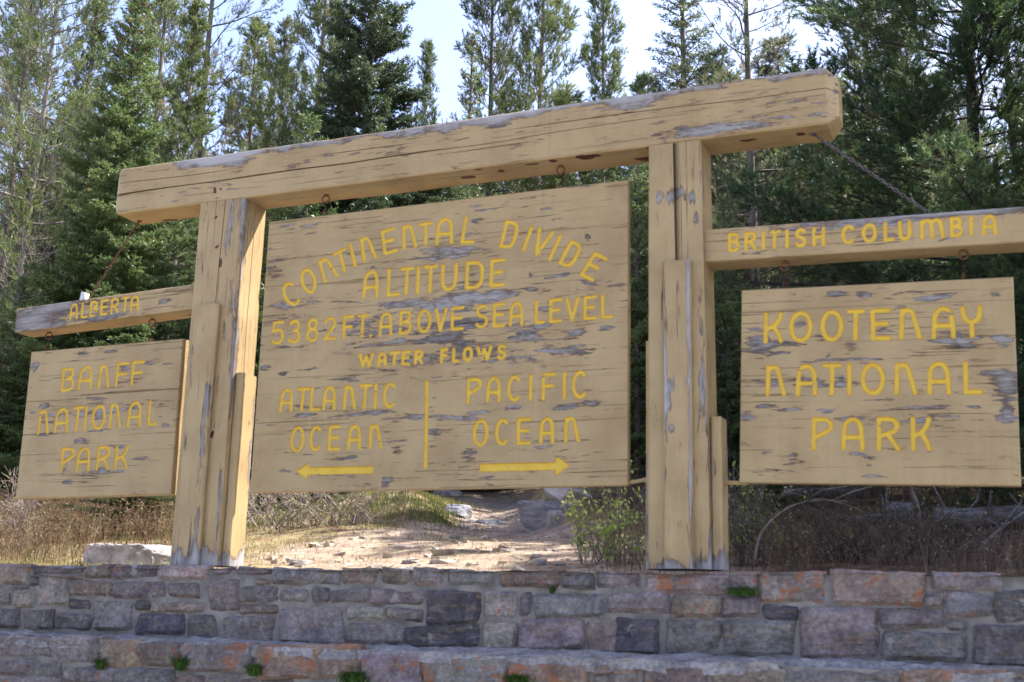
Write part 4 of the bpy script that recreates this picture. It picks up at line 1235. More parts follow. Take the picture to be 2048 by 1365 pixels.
class Foliage:
    """needle triangles along shoots"""
    def __init__(s, rng):
        s.rng, s.P, s.D, s.L, s.W, s.T = rng, [], [], [], [], []

    def shoots(s, P, D, L, per_m, nlen, nwid, spread, tone, t0=0.0):
        """P, D (n,3) shoot starts and directions, L lengths; needles from t0*L to the tip"""
        if not len(P):
            return
        rng = s.rng
        cnt = np.maximum(3, (L * (1 - t0) * per_m).astype(int)); idx = np.repeat(np.arange(len(P)), cnt); n = len(idx)
        t = t0 + (1 - t0) * rng.random(n)
        d = D[idx]; p = P[idx] + d * (L[idx] * t)[:, None]
        a = rng.uniform(spread[0], spread[1], n)[:, None]
        nd = norm(d * np.cos(a) + perp(rng, d) * np.sin(a))
        s.P.append(p); s.D.append(nd); s.L.append(nlen * rng.uniform(.65, 1.15, n)); s.W.append(nwid * rng.uniform(.7, 1.2, n))
        s.T.append(np.clip(tone[idx] + rng.normal(0, .10, n), 0, 1))

    def mesh(s, name, mt):
        P, D, L, W, T = (np.concatenate(x) for x in (s.P, s.D, s.L, s.W, s.T))
        side = perp(s.rng, D) * (W / 2)[:, None]
        V = np.stack([P - side, P + side, P + D * L[:, None]], 1).reshape(-1, 3)
        F = np.arange(len(V)).reshape(-1, 3)
        return mkmesh(name, V, [F], [mt], False, dict(tone=np.repeat(T, 3)))


def trunk_tube(mb, H, r0, rng, lean=0.02, wig=0.03, sides=10, top=0.006):
    t = np.linspace(0, 1, 26)
    ph = rng.random(4) * 6
    cx = lean * H * t + wig * np.sin(t * 5 + ph[0]) * t; cy = wig * np.sin(t * 4 + ph[1]) * t
    P = np.stack([cx, cy, t * H - .25 * (t == 0)], -1)
    r = r0 * (1 - t) ** .85 + top; r[0] *= 1.35; r[1] *= 1.1
    mb.add(*tube(P, r, sides))
    return lambda z: np.array([np.interp(z, P[:, 2], cx), np.interp(z, P[:, 2], cy), z])


def spruce(seed, H, R, mt, bark, nb=210, base=.03, droop=-.15, power=.8, nlen=.042, nwid=.0125, per_m=105, tone0=.35, cones=0, sparse=1.0, gapdead=.0):
    rng = np.random.default_rng(seed); wood = MB(); fo = Foliage(rng)
    ax = trunk_tube(wood, H, .010 * H, rng, 0.0, .02)
    conepts = []
    zs_ = H * (base + (1 - base) * (np.arange(nb) + rng.random(nb)) / nb) ** 1.0
    az0 = 0
    for z in zs_:
        az0 += 2.4 + rng.normal(0, .35)
        k = 1 - z / H
        L = R * (k ** power * rng.uniform(.6, 1.08) + .035)
        e0 = .75 * (1 - k) ** 2 + droop * k + rng.normal(0, .09) + .08
        h = np.array([math.cos(az0), math.sin(az0), 0])
        t = np.linspace(0, 1, 7)
        up = np.array([0, 0, 1.0])
        P = ax(z) + L * (h * (t * math.cos(e0))[:, None] + up * (t * math.sin(e0) + .16 * t ** 2.2 * k + .02 * np.sin(t * 7 + z * 9))[:, None])
        wood.add(*tube(P, (.004 + .011 * L) * (1 - t) ** .7 + .0022, 4, False))
        T = norm(np.gradient(P, axis=0))
        side = norm(np.cross(T, up))
        tn = np.clip(tone0 + .25 * (1 - k) + rng.normal(0, .1), 0, .9)
        n = max(3, int(L / .05 * sparse)); s_ = np.linspace(.12 if rng.random() > gapdead else .5, .97, n) + rng.normal(0, .01, n)
        sp, sd, sll = [], [], []
        for j, q in enumerate(s_):
            pt = np.array([np.interp(q, t, P[:, c]) for c in range(3)]); tt = T[min(6, int(q * 6))]; sdv = side[min(6, int(q * 6))]
            for sg in (-1, 1):
                l = (.5 * L * (1 - q) ** .8 * min(1, .35 + q * 1.3) + .06) * rng.uniform(.65, 1.1)
                d = norm(tt * .72 + sdv * sg * rng.uniform(.55, .9) + up * rng.uniform(-.28, .14))
                sp.append(pt); sd.append(d); sll.append(l)
                if l > .16:
                    m = int(l / .055)
                    for w_ in range(1, m):
                        f = w_ / m
                        for sg2 in (-1, 1):
                            if rng.random() < .2: continue
                            d2 = norm(d * .75 + np.cross(d, up) * sg2 * rng.uniform(.5, .85) + up * rng.uniform(-.25, .2))
                            sp.append(pt + d * l * f); sd.append(d2); sll.append((.42 * l * (1 - f) + .045) * rng.uniform(.6, 1.1))
        sp.append(P[-2]); sd.append(T[-1]); sll.append(.07 + L * .12)
        fo.shoots(np.array(sp), np.array(sd), np.array(sll), per_m, nlen, nwid, (.45, 1.15), np.full(len(sp), tn) + rng.normal(0, .07, len(sp)))
        if cones and k < .22 and rng.random() < cones:
            for _ in range(rng.integers(1, 3)):
                conepts.append(P[rng.integers(3, 7)])
    tp = ax(H * .97)
    fo.shoots(np.array([tp, ax(H * .93)]), np.array([[0, 0, 1.0], [0, 0, 1.0]]), np.array([H * .05, H * .06]), per_m, nlen, nwid, (.4, 1.0), np.array([.6, .6]))
    cm = None
    if conepts:
        cb = MB()
        for c in [np.zeros(3)]:
            z = np.linspace(0, 1, 6); r = .013 * np.array([.35, .9, 1, .85, .6, .15])
            P = c + np.stack([.01 * z, 0 * z, -.052 * z], -1)
            cb.add(*tube(P, r, 7))
        cm = (cb.mesh('cone', [M['cone']], True), conepts)
    return wood.mesh('trunk', [bark], True), fo.mesh('crown', mt), cm


def pine(seed, H, R, mt, bark, nb=64, base=.12, e_lo=-.1, e_hi=.8, nlen=.054, nwid=.008, needles=34, tone0=.45, dead=.25, lean=.0, wig=.05, power=.6, subs=.13, shoots=3, shl=.15, brown=.0, tr=.0085):
    rng = np.random.default_rng(seed); wood = MB(); fo = Foliage(rng)
    ax = trunk_tube(wood, H, tr * H, rng, lean, wig)
    up = np.array([0, 0, 1.0]); az = rng.random() * 6
    for i in range(nb):
        z = H * (base + (1 - base) * ((i + rng.random()) / nb)); k = 1 - z / H
        az += 2.4 + rng.normal(0, .5)
        L = R * (min(1, (k * 1.25)) ** power * rng.uniform(.34, 1.15) + .05)
        isdead = rng.random() < dead * sstep(.3, .75, k)
        e0 = e_hi * (1 - k) + e_lo * k + rng.normal(0, .14)
        h = np.array([math.cos(az), math.sin(az), 0]); t = np.linspace(0, 1, 8)
        bend = rng.normal(0, .12, 2)
        P = ax(z) + L * (h * (t * math.cos(e0))[:, None] + np.cross(h, up) * (bend[0] * t ** 2 + .03 * np.sin(t * 9 + i))[:, None] + up * (t * math.sin(e0) + (.22 + bend[1]) * t ** 2)[:, None])
        wood.add(*tube(P, (.002 + .0095 * L) * (1 - t) ** .8 + .0025, 4, False))
        T = norm(np.gradient(P, axis=0))
        n = max(3, int(L / subs)); tone = np.clip(tone0 + rng.normal(0, .16), 0, .92)
        if rng.random() < brown: tone = .97
        sp, sd, sll = [], [], []
        for q in np.linspace(.2, 1, n):
            j = min(7, int(q * 7)); pt = np.array([np.interp(q, t, P[:, c]) for c in range(3)]); tt = T[j]
            for _ in range(2):
                l = (.42 * L * (1 - q * .8) + .08) * rng.uniform(.5, 1.15)
                d = norm(tt * .75 + perp(rng, tt[None])[0] * .75 + up * .22)
                mid = pt + d * l * .55 + perp(rng, d[None])[0] * l * .06; end = mid + norm(d + up * .35) * l * .5
                wood.add(*tube([pt, mid, end], [.0042, .0032, .002], 3, False))
                if isdead:
                    for _k in range(3):
                        f = rng.random(); a = pt + (end - pt) * f; dd = norm(d + perp(rng, d[None])[0])
                        wood.add(*tube([a, a + dd * l * .35], [.002, .001], 3, False))
                    continue
                for _k in range(shoots):
                    f = rng.uniform(.45, 1.0) if _k else 1.0
                    a = pt + (mid - pt) * min(1, f * 2) if f < .5 else mid + (end - mid) * (f * 2 - 1)
                    dd = norm(norm(end - mid) + perp(rng, d[None])[0] * (.75 if _k else .15) + up * .3)
                    sp.append(a); sd.append(dd); sll.append(shl * rng.uniform(.6, 1.2))
        if sp:
            sp, sd, sll = map(np.array, (sp, sd, sll))
            fo.shoots(sp, sd, sll, needles / shl, nlen, nwid, (.35, 1.05), np.full(len(sp), tone) + (rng.normal(0, .09, len(sp)) if tone < .95 else 0), .15)
    return wood.mesh('trunk', [bark], True), fo.mesh('crown', mt), None


PROTO = {
    'bright': (spruce(1, 6.0, 1.12, M['n_spruce'], M['bark'], 300, .02, -.12, .72, .044, .0145, 165, .42, cones=.75), 6.0, 1.12),
    'dark': (spruce(2, 8.5, 1.75, M['n_dark'], M['bark'], 290, .02, -.10, .78, .048, .018, 110, .42), 8.5, 1.75),
    'young': (spruce(3, 6.0, .80, M['n_spruce'], M['bark'], 120, .03, .0, .8, .042, .011, 110, .5, cones=.35, sparse=.75), 6.0, .8),
    'blue': (spruce(4, 9.0, 1.25, M['n_dark'], M['bark'], 200, .02, -.02, .75, .048, .015, 120, .62, sparse=.85, gapdead=.15), 9.0, 1.25),
    'small': (spruce(5, 3.6, 1.0, M['n_spruce'], M['bark'], 130, .02, -.2, .75, .042, .014, 130, .3), 3.6, 1.0),
    'light': (pine(11, 10, 1.35, M['n_pine'], M['bark_pale'], 116, .07, .05, .95, tone0=.52, dead=.12, shoots=5, subs=.10, needles=48, nwid=.0085), 10, 1.35),
    'light2': (pine(12, 10, 1.1, M['n_pine'], M['bark_pale'], 132, .04, .15, 1.0, tone0=.42, dead=.08, shoots=5, subs=.10, needles=48, nwid=.0085), 10, 1.1),
    'sparse': (pine(13, 10, 1.7, M['n_grey'], M['bark'], 90, .10, -.15, .7, tone0=.6, dead=.42, shoots=3, needles=30, nwid=.009, brown=.12), 10, 1.7),
    'crooked': (pine(14, 9, 1.9, M['n_pine'], M['bark_pale'], 105, .10, -.05, .6, tone0=.5, dead=.3, lean=.02, wig=.16, shoots=4, subs=.12, nwid=.010), 9, 1.9),
    'grey': (pine(15, 10, 1.5, M['n_grey'], M['bark'], 122, .05, .0, .8, tone0=.38, dead=.18, shoots=5, needles=48, subs=.10, nwid=.0085), 10, 1.5),
    'near': (pine(16, 8.5, 2.6, M['n_near'], M['bark_dark'], 112, .06, -.12, .5, nlen=.075, nwid=.009, needles=54, tone0=.5, dead=.16, subs=.105, shoots=5, shl=.17, power=.45, brown=.03, tr=.0145), 8.5, 2.6),
}
print('faces', {k: (len(v[0][0].polygons), len(v[0][1].polygons)) for k, v in PROTO.items()})


def tree(kind, px, py, y, top, wpx, label, cat='pine tree', rot=0.0, group=None):
    """stem in photo column px (read at row py) at depth y, tip at photo row top, crown wpx pixels across low down"""
    (tm, cm, co), H0, R0 = PROTO[kind]
    p = place(px, y, py)
    dr = ray(px, top); H = CAM[2] + dr[2] / dr[1] * (y + 6) - p[2]
    dist = (p - CAM) @ CW
    k = H / H0; sx = wpx / 2 * dist / FPX / R0
    o = thing({'pine tree': 'pine_tree', 'spruce tree': 'spruce_tree'}[cat], label, cat, p, (0, 0, rot), group or 'conifers behind the gateway')
    o.scale = (sx, sx, k)
    link('trunk', tm, o); link('crown', cm, o)
    if co is not None:
        for c in co[1]:
            link('cone', co[0], o, c)
    return o


SP, PN = 'spruce tree', 'pine tree'
TREES = [
    ('crooked', 62, 300, 7.5, -250, 420, 'tall sparse pine with a bent pale trunk at the photo\'s left edge', PN, 0.4),
    ('sparse', 8, 500, 9.0, -100, 400, 'dark trunked pine cut by the left edge, behind the bent pale one', PN, 2.0),
    ('bright', 228, 450, 6.6, -15, 440, 'bright green spruce with brown cones above the beam\'s left end', SP, 0.2),
    ('light2', 185, 120, 12.5, 5, 280, 'slim blue-green pine poking up left of the coned spruce\'s top', PN, 1.0),
    ('light', 322, 120, 14.0, -200, 320, 'hazy green pine rising right behind the coned spruce', PN, 2.1),
    ('light2', 378, 200, 9.5, 28, 260, 'young pine with a thin pale stem above the beam\'s left end', PN, 3.0),
    ('sparse', 408, 200, 11.5, -300, 460, 'sparse greyish pine with a dark trunk, its right side nearly bare', PN, 4.2),
    ('light', 645, 100, 13.0, -250, 340, 'tall light green pine touching the dark spruce\'s left side', PN, 5.0),
    ('dark', 738, 150, 9.5, -300, 450, 'broad dark spruce above the top beam\'s middle', SP, 0.7),
    ('light2', 852, 200, 17.0, 98, 160, 'small pale pine whose tip shows right of the broad dark spruce', PN, 0.3),
    ('young', 941, 200, 11.5, 72, 280, 'thin young spruce with hanging cones and an open pointed top', SP, 1.3),
    ('grey', 986, 150, 14.5, -250, 300, 'dark trunked pine just right of the thin coned spruce', PN, 2.6),
    ('light', 1080, 150, 13.5, -200, 320, 'yellow-green pine in the middle of the three above the beam', PN, 4.0),
    ('light2', 1206, 100, 17.0, -120, 215, 'slim airy pine standing alone before white sky', PN, 5.5),
    ('blue', 1366, 100, 10.5, -150, 430, 'narrow dark spruce with long level boughs above the right post', SP, 0.9),
    ('sparse', 1500, 150, 7.0, -300, 500, 'thin brownish pine with a black trunk above the beam\'s right half', PN, 1.7),
    ('near', 1938, 150, 6.5, -190, 1020, 'big deep green pine with heavy low limbs, nearest on the right', PN, 0.0),
    ('small', 1275, 640, 5.0, 270, 340, 'small spruce seen in the gap between big board and right post', SP, 3.3),
    ('small', 1455, 760, 4.9, 400, 330, 'bushy spruce seen in the gap between right post and KOOTENAY board', SP, 2.2),
    ('small', 610, 420, 8.0, 240, 420, 'low spruce peeking over the big board\'s top left corner', SP, 1.1),
    ('dark', 880, 420, 10.5, 270, 500, 'dark green spruce peeking between beam and big board at mid length', SP, 4.1),
    ('light', 1130, 420, 9.5, 200, 420, 'sunny green pine under the beam near the big board\'s right hook', PN, 0.8),
    ('small', 20, 800, 6.0, 560, 330, 'low green spruce beside the BANFF board\'s left edge', SP, 0.5),
    ('small', 262, 960, 2.9, 840, 330, 'little spruce on the heath under the BANFF board', SP, 3.9),
    ('grey', 120, 560, 12.0, 230, 420, 'dull pine filling the space over the ALBERTA arm\'s left half', PN, 3.4),
    ('small', 345, 560, 8.5, 330, 360, 'light green spruce between coned spruce and left post', SP, 2.5),
    ('light', 1660, 420, 10.0, 160, 480, 'sunlit pine behind the chain at right', PN, 2.0),
    ('grey', 1560, 420, 12.5, 100, 420, 'grey-green pine above the BRITISH lettering', PN, 5.1),
    ('grey', 1800, 450, 9.0, 60, 560, 'dull pine with crooked limbs above the COLUMBIA lettering', PN, 0.1),
    ('near', 2090, 880, 3.9, 480, 500, 'low pine sprouting beside the KOOTENAY board\'s right edge', PN, 2.8),
    ('light', 500, 300, 16.5, 60, 330, 'pale pine far back between the beam and the bare pine', PN, 1.5),
    ('grey', 1440, 300, 14.0, 120, 360, 'dull green pine behind the right post', PN, 4.6),
    ('light2', 1285, 330, 15.5, 165, 260, 'light pine whose tip shows left of the narrow dark spruce', PN, 3.6),
    ('grey', 1740, 150, 12.0, -200, 480, 'tall dull pine showing left of the big near pine', PN, 3.1),
    ('sparse', 2030, 300, 8.5, -300, 600, 'sparse pine behind the big near pine at the right edge', PN, 1.1),
    ('light', 30, 300, 13.5, -60, 340, 'yellowish pine behind the bent pale pine at the left edge', PN, 2.4),
    ('grey', 560, 200, 18.0, 60, 260, 'thin grey pine far back left of the tall light green pine', PN, 0.6),
]
for t in TREES:
    tree(*t)
# pines standing just beyond the right edge: their boughs reach in and shade the right post and the brush
for x_, y_, H_, R_, lab in ((5.4, 3.2, 8.2, 1.9, 'shaggy pine whose outer boughs hang in over the COLUMBIA arm'), (6.9, 5.2, 11.0, 2.6, 'tall dark pine mostly beyond the right edge'), (4.9, 6.3, 5.6, 1.6, 'pine crowding the big near one from behind')):
    (tm, cm, _c), H0, R0 = PROTO['near']
    o = thing('pine_tree', lab, PN, (x_, y_, float(terrain(x_, y_))), (0, 0, x_ * 3), 'conifers behind the gateway')
    o.scale = (R_ / R0, R_ / R0, H_ / H0); link('trunk', tm, o); link('crown', cm, o)

# the wood behind: one mass of the same kinds, scattered up the slope
rng = np.random.default_rng(5)
pts, kinds = [], []
protos = ['light', 'light2', 'grey', 'dark', 'small', 'blue']
fv, ff, n_ = [], [], 0
for yy in np.arange(15, 46, 2.4):
    half = (yy + 6) * .5
    for xx in np.arange(-1.02 * (yy + 6) + 3, .14 * (yy + 6) + 6, 1.9):
        pts.append((xx + rng.uniform(-.8, .8), yy + rng.uniform(-1, 1))); kinds.append(rng.integers(len(protos)))


def forest():
    gcol = []
    me = bpy.data.meshes.new('forest')
    P = np.array([(x, y, float(terrain(x, y)) - .1) for x, y in pts])
    me.vertices.add(len(P)); me.vertices.foreach_set('co', P.astype(np.float32).ravel())
    a = me.attributes.new('kind', 'INT', 'POINT'); a.data.foreach_set('value', np.array(kinds, np.int32))
    # trees in gaps where the photograph shows sky stay lower than their neighbours
    hs = []
    for x, y, z in P:
        v = np.array([x, y, z]) - CAM; u = 1024 + FPX * (v @ CR) / (v @ CW)
        top = 400 if u < 560 else (330 if u < 830 else 300)
        if u > 1290: top = 180
        zt = 1.55 + (ray(u, top)[2] / ray(u, top)[1]) * (y + 6)
        hs.append(max(1.6, (zt - z)) * rng.uniform(.62, 1.05))
    b = me.attributes.new('hgt', 'FLOAT', 'POINT'); b.data.foreach_set('value', np.array(hs, np.float32))
    c = me.attributes.new('spin', 'FLOAT', 'POINT'); c.data.foreach_set('value', rng.uniform(0, 6.28, len(P)).astype(np.float32))
    o = link('forest', me); o['kind'] = 'stuff'; o['label'] = 'mass of green conifers climbing the slope far behind the gateway'
    ng = bpy.data.node_groups.new('forest', 'GeometryNodeTree')
    ng.interface.new_socket('Geometry', in_out='INPUT', socket_type='NodeSocketGeometry'); ng.interface.new_socket('Geometry', in_out='OUTPUT', socket_type='NodeSocketGeometry')
    N = ng.nodes; gi = N.new('NodeGroupInput'); go = N.new('NodeGroupOutput'); jn = N.new('GeometryNodeJoinGeometry')
    def named(nm, ty):
        x = N.new('GeometryNodeInputNamedAttribute'); x.data_type = ty; x.inputs['Name'].default_value = nm
        return x.outputs[0]
    kd, hg, sp_ = named('kind', 'INT'), named('hgt', 'FLOAT'), named('spin', 'FLOAT')
    for i, nm in enumerate(protos):
        (tm, cm, _), H0, _r = PROTO[nm]
        # one joined source mesh per kind, kept outside the scene's collections
        so_ = bpy.data.objects.new('forest_source', tm); so2 = bpy.data.objects.new('forest_source', cm)
        j2 = N.new('GeometryNodeJoinGeometry')
        for ob in (so_, so2):
            oi = N.new('GeometryNodeObjectInfo'); oi.inputs['Object'].default_value = ob
            ng.links.new(oi.outputs['Geometry'], j2.inputs[0])
        cmp_ = N.new('FunctionNodeCompare'); cmp_.data_type = 'INT'; cmp_.operation = 'EQUAL'
        ng.links.new(kd, cmp_.inputs[2]); cmp_.inputs[3].default_value = i
        ip = N.new('GeometryNodeInstanceOnPoints')
        ng.links.new(gi.outputs[0], ip.inputs['Points']); ng.links.new(cmp_.outputs[0], ip.inputs['Selection']); ng.links.new(j2.outputs[0], ip.inputs['Instance'])
        dv = N.new('ShaderNodeMath'); dv.operation = 'DIVIDE'; ng.links.new(hg, dv.inputs[0]); dv.inputs[1].default_value = H0
        wd = N.new('ShaderNodeMath'); wd.operation = 'MAXIMUM'; ng.links.new(dv.outputs[0], wd.inputs[0]); wd.inputs[1].default_value = .55
        cx = N.new('ShaderNodeCombineXYZ')
        ng.links.new(wd.outputs[0], cx.inputs[0]); ng.links.new(wd.outputs[0], cx.inputs[1]); ng.links.new(dv.outputs[0], cx.inputs[2])
        cr = N.new('ShaderNodeCombineXYZ'); ng.links.new(sp_, cr.inputs[2])
        ng.links.new(cx.outputs[0], ip.inputs['Scale']); ng.links.new(cr.outputs[0], ip.inputs['Rotation'])
        ng.links.new(ip.outputs[0], jn.inputs[0])
    ng.links.new(jn.outputs[0], go.inputs[0])
    md = o.modifiers.new('forest', 'NODES'); md.node_group = ng


forest()


# ------------------------------------------------------------------ rocks
def rock_mesh(name, size, seed, mt, flat=0.5, n=40):
    rng = np.random.default_rng(seed)
    th = np.linspace(0, 2 * PI, n * 2, endpoint=False); ph = np.linspace(0.02, PI - .02, n)
    T, Ph = np.meshgrid(th, ph)
    D = np.stack([np.cos(T) * np.sin(Ph), np.sin(T) * np.sin(Ph), np.cos(Ph)], -1)
    r = np.ones(T.shape) * 1.25
    for _ in range(16):                                     # hewn by planes: angular, like frost-split blocks
        a = norm(rng.normal(size=3) * np.array([1, 1, .7])); dd = rng.uniform(.62, .95)
        r = np.minimum(r, dd / np.maximum(D @ a, .05))
    r = np.minimum(r, rng.uniform(.55, .7) / np.maximum(D[..., 2], .05))
    r = r + .06 * fbm(D * 3 + seed, 4, seed) + .035 * fbm(D * 9 + seed, 4, seed + 1)
    V = D * r[..., None] * np.array(size) * .5
    F = gridfaces(n, 2 * n, 0, True)
    return mkmesh(name, V.reshape(-1, 3), [F, np.arange(2 * n)[None, ::-1] + 0, np.arange(2 * n)[None] + (n - 1) * 2 * n], [mt], False)


def rock(px, py, wpx, hpx, seed, mt, label, name='rock', cat='rock', depth=1.0, rot=None, group=None, tilt=0.0):
    """rock whose visible foot is at pixel (px, py) and which is wpx by hpx pixels big"""
    g = ground_hit(px, py); dist = (g - CAM) @ CW
    wd, hh = wpx * dist / FPX, hpx * dist / FPX
    me = rock_mesh(name, (wd * 1.1, wd * depth, hh * 2.1), seed, mt)
    return thing(name, label, cat, g + np.array([0, wd * depth * .25, hh * .18]), (tilt, 0, rot if rot is not None else rng.uniform(0, .6)), group or 'rocks on the bank', me)


RP, RG, RT = M['rock_pale'], M['rock_grey'], M['rock_tan']
# the big white boulder sits just behind the wall
bo = rock_mesh('boulder', (.66, .50, .42), 3, RP)
p0 = on_y(284, 1100, 0.85)
thing('boulder', 'broad white boulder behind the wall, left of the left post', 'boulder', (p0[0], .85, p0[2] - .09), (0, 0, 0.15), None, bo)
for a in [
    (905, 1030, 66, 24, 11, RG, 'grey slab jutting from the grassy bank left of the path'),
    (1085, 1052, 110, 58, 12, RG, 'large grey rock on the bank right of the path'),
    (1112, 1052, 44, 36, 13, RP, 'pale square rock at the foot of the right bank'),
    (1135, 1000, 86, 30, 14, RT, 'long pale rock topping the right bank'),
    (1130, 1022, 36, 24, 15, RG, 'small dark rock between the two larger ones of the right bank'),
    (890, 992, 70, 16, 16, RT, 'cracked pale rock with yellow lichen under the big board'),
    (905, 1108, 105, 11, 17, RP, 'flat pale slab lying in the middle of the path'),
    (985, 1050, 60, 12, 18, RP, 'low pale step of rock where the path narrows'),
    (1070, 1118, 26, 12, 19, RG, 'little grey stone on the path near the leafy bush'),
    (1080, 1132, 22, 12, 20, RG, 'wedge of stone at the wall top near the leafy bush'),
    (590, 1131, 48, 14, 21, RP, 'pale flat stone set in the grass right of the left post'),
    (1010, 1105, 34, 9, 22, RT, 'tan stone flush with the path'),
    (1120, 1132, 26, 6, 23, RG, 'thin dark flake of stone on the path edge'),
    (800, 1098, 40, 9, 24, RT, 'tan stone on the left side of the path'),
    (820, 1128, 30, 8, 25, RP, 'small pinkish stone at the wall top by the path'),
    (910, 1078, 24, 9, 26, RG, 'small grey stone in the shade across the path'),
    (5, 1075, 60, 40, 27, RG, 'grey rock in the heath at the left edge'),
    (1800, 1035, 60, 34, 28, RG, 'dark rock between the fallen logs at right'),
    (880, 1128, 60, 10, 29, RT, 'buried tan ledge in front of the flat pale slab'),
]:
    rock(*a)

# ------------------------------------------------------------------ fallen logs and dead branches
def log(name, label, a, b, r0, r1, seed, mt, cat='log', stubs=5):
    rng = np.random.default_rng(seed); a, b = np.array(a), np.array(b); t = np.linspace(0, 1, 26)
    P = a + (b - a) * t[:, None] + .02 * np.stack([0 * t, vn1(t * 5, seed), vn1(t * 4, seed + 1)], -1)
    mb = MB(); V, F = tube(P, r0 + (r1 - r0) * t, 14); V = V + .006 * fbm(V * np.array([2, 9, 9]), 3, seed)[:, None]
    mb.add(V, F)
    L = np.linalg.norm(b - a)
    for _ in range(stubs):
        q = rng.uniform(.1, .95); p = a + (b - a) * q; d = norm(np.array([rng.normal(0, .5), rng.normal(0, .5), rng.uniform(.2, 1)]))
        l = rng.uniform(.08, .4); mb.add(*tube([p, p + d * l * .6, p + d * l + rng.normal(0, .03, 3)], [.014, .009, .004], 5))
    return thing(name, label, cat, me=mb.mesh(name, [mt], True))


def gpt(px, py, dz=0.0):
    return ground_hit(px, py) + np.array([0, 0, dz])


log('log', 'silvery fallen log under the KOOTENAY board', gpt(1470, 1008, .05), gpt(1735, 998, .06), .075, .05, 31, M['dead_wood'])
log('log', 'dark fallen log entering from the right edge', gpt(1870, 1062, .08), gpt(2110, 1056, .08), .075, .085, 32, M['dead_wood'])
log('log', 'thin half-buried log left of the rock at right', gpt(1700, 1052, .03), gpt(1880, 1040, .04), .035, .03, 33, M['dead_wood'])


def stick(name, label, pts, r, seed, mt=None, cat='branch', twigs=4):
    rng = np.random.default_rng(seed); P = np.array(pts, float)
    t = np.linspace(0, 1, 20); tt = np.linspace(0, 1, len(P)); Q = np.stack([np.interp(t, tt, P[:, c]) for c in range(3)], -1)
    Q[1:-1] = (Q[:-2] + Q[1:-1] * 2 + Q[2:]) / 4
    mb = MB(); mb.add(*tube(Q, r * (1 - .75 * t), 6))
    for _ in range(twigs):
        k = rng.integers(5, 18); d = norm(np.gradient(Q, axis=0)[k] + rng.normal(0, .02, 3) + [0, 0, .01]); l = rng.uniform(.1, .3)
        mb.add(*tube([Q[k], Q[k] + d * l * .5, Q[k] + d * l + rng.normal(0, .04, 3)], [r * .5, r * .35, r * .15], 4))
    return thing(name, label, cat, me=mb.mesh(name, [mt or M['dead_wood']], True))


b0 = gpt(1505, 1136)
stick('dead_branch', 'pale crooked dead branch rising from the brush right of the right post', [b0, b0 + (.03, .05, .18), b0 + (.10, .1, .28), b0 + (.2, .15, .36), b0 + (.34, .2, .39), b0 + (.5, .25, .385)], .010, 41, M['bark_pale'])
b0 = gpt(1965, 1090)
stick('dead_branch', 'thin grey branch propped against the log at the right edge', [b0, b0 + (.15, .12, .14), b0 + (.42, .3, .33)], .014, 42)
b0 = gpt(1842, 1110)
stick('dead_branch', 'twisted dark branch standing up in the brush at right', [b0, b0 + (-.01, .02, .3), b0 + (-.10, .05, .55), b0 + (-.16, .08, .78)], .028, 43, M['bark'])

# ------------------------------------------------------------------ shrubs
def shrub(name, label, base, h, spread, seed, leaves, mt_leaf=None, stems=26, mt_twig=None, leafsize=.022, arch=.25, group=None, up=1.0, order=3):
    rng = np.random.default_rng(seed); tw = MB(); base = np.array(base, float); tips = []
    for i in range(stems):
        az = rng.uniform(0, 2 * PI); l = h * rng.uniform(.55, 1.1); out = np.array([math.cos(az), math.sin(az), 0]) * spread * rng.uniform(.1, 1)
        p0 = rng.normal(0, .3 * spread, 3) * [1, .6, 0]
        t = np.linspace(0, 1, 7)
        P = p0 + out * (t ** 1.3)[:, None] + np.array([0, 0, 1.0]) * (l * (t * (1 + arch * .4) - arch * .4 * t ** 2.4) * up)[:, None] + np.cumsum(rng.normal(0, .012, (7, 3)), 0)
        tw.add(*tube(P, .0042 * (1 - t) + .0015, 4, False))
        for _ in range(order * 3):
            q = rng.uniform(.12, .98); k = min(5, int(q * 6)); a = P[k] + (P[k + 1] - P[k]) * (q * 6 - k)
            d = norm(norm(P[k + 1] - P[k]) * .7 + rng.normal(0, .55, 3) + [0, 0, .2]); ll = l * rng.uniform(.14, .4)
            m = a + d * ll * .5 + rng.normal(0, .012, 3); e = m + norm(d + rng.normal(0, .3, 3)) * ll * .5
            tw.add(*tube([a, m, e], [.0028, .0022, .0012], 3, False))
            tips += [m, e, a]
            for _k in range(2):
                d2 = norm(d + rng.normal(0, .8, 3)); tw.add(*tube([m, m + d2 * ll * .35], [.0016, .0009], 3, False)); tips.append(m + d2 * ll * .35)
        tips.append(P[-1])
    root = thing(name, label, 'shrub', base, (0, 0, 0), group)
    link('twigs', tw.mesh('twigs', [mt_twig or M['twig']], True), root)
    if leaves:
        tips = np.array(tips); idx = rng.integers(0, len(tips), leaves)
        P = tips[idx] + rng.normal(0, .012, (leaves, 3)); D = norm(rng.normal(size=(leaves, 3)) + [0, 0, .7]); Sd = perp(rng, D)
        L = leafsize * rng.uniform(.6, 1.3, leaves)[:, None]
        V = np.stack([P, P + D * L * .5 + Sd * L * .3, P + D * L, P + D * L * .5 - Sd * L * .3], 1).reshape(-1, 3)
        link('leaves', mkmesh('leaves', V, [np.arange(len(V)).reshape(-1, 4)], [mt_leaf or M['leaf']], False, dict(tone=np.repeat(rng.random(leaves) * .9, 4))), root)
    return root


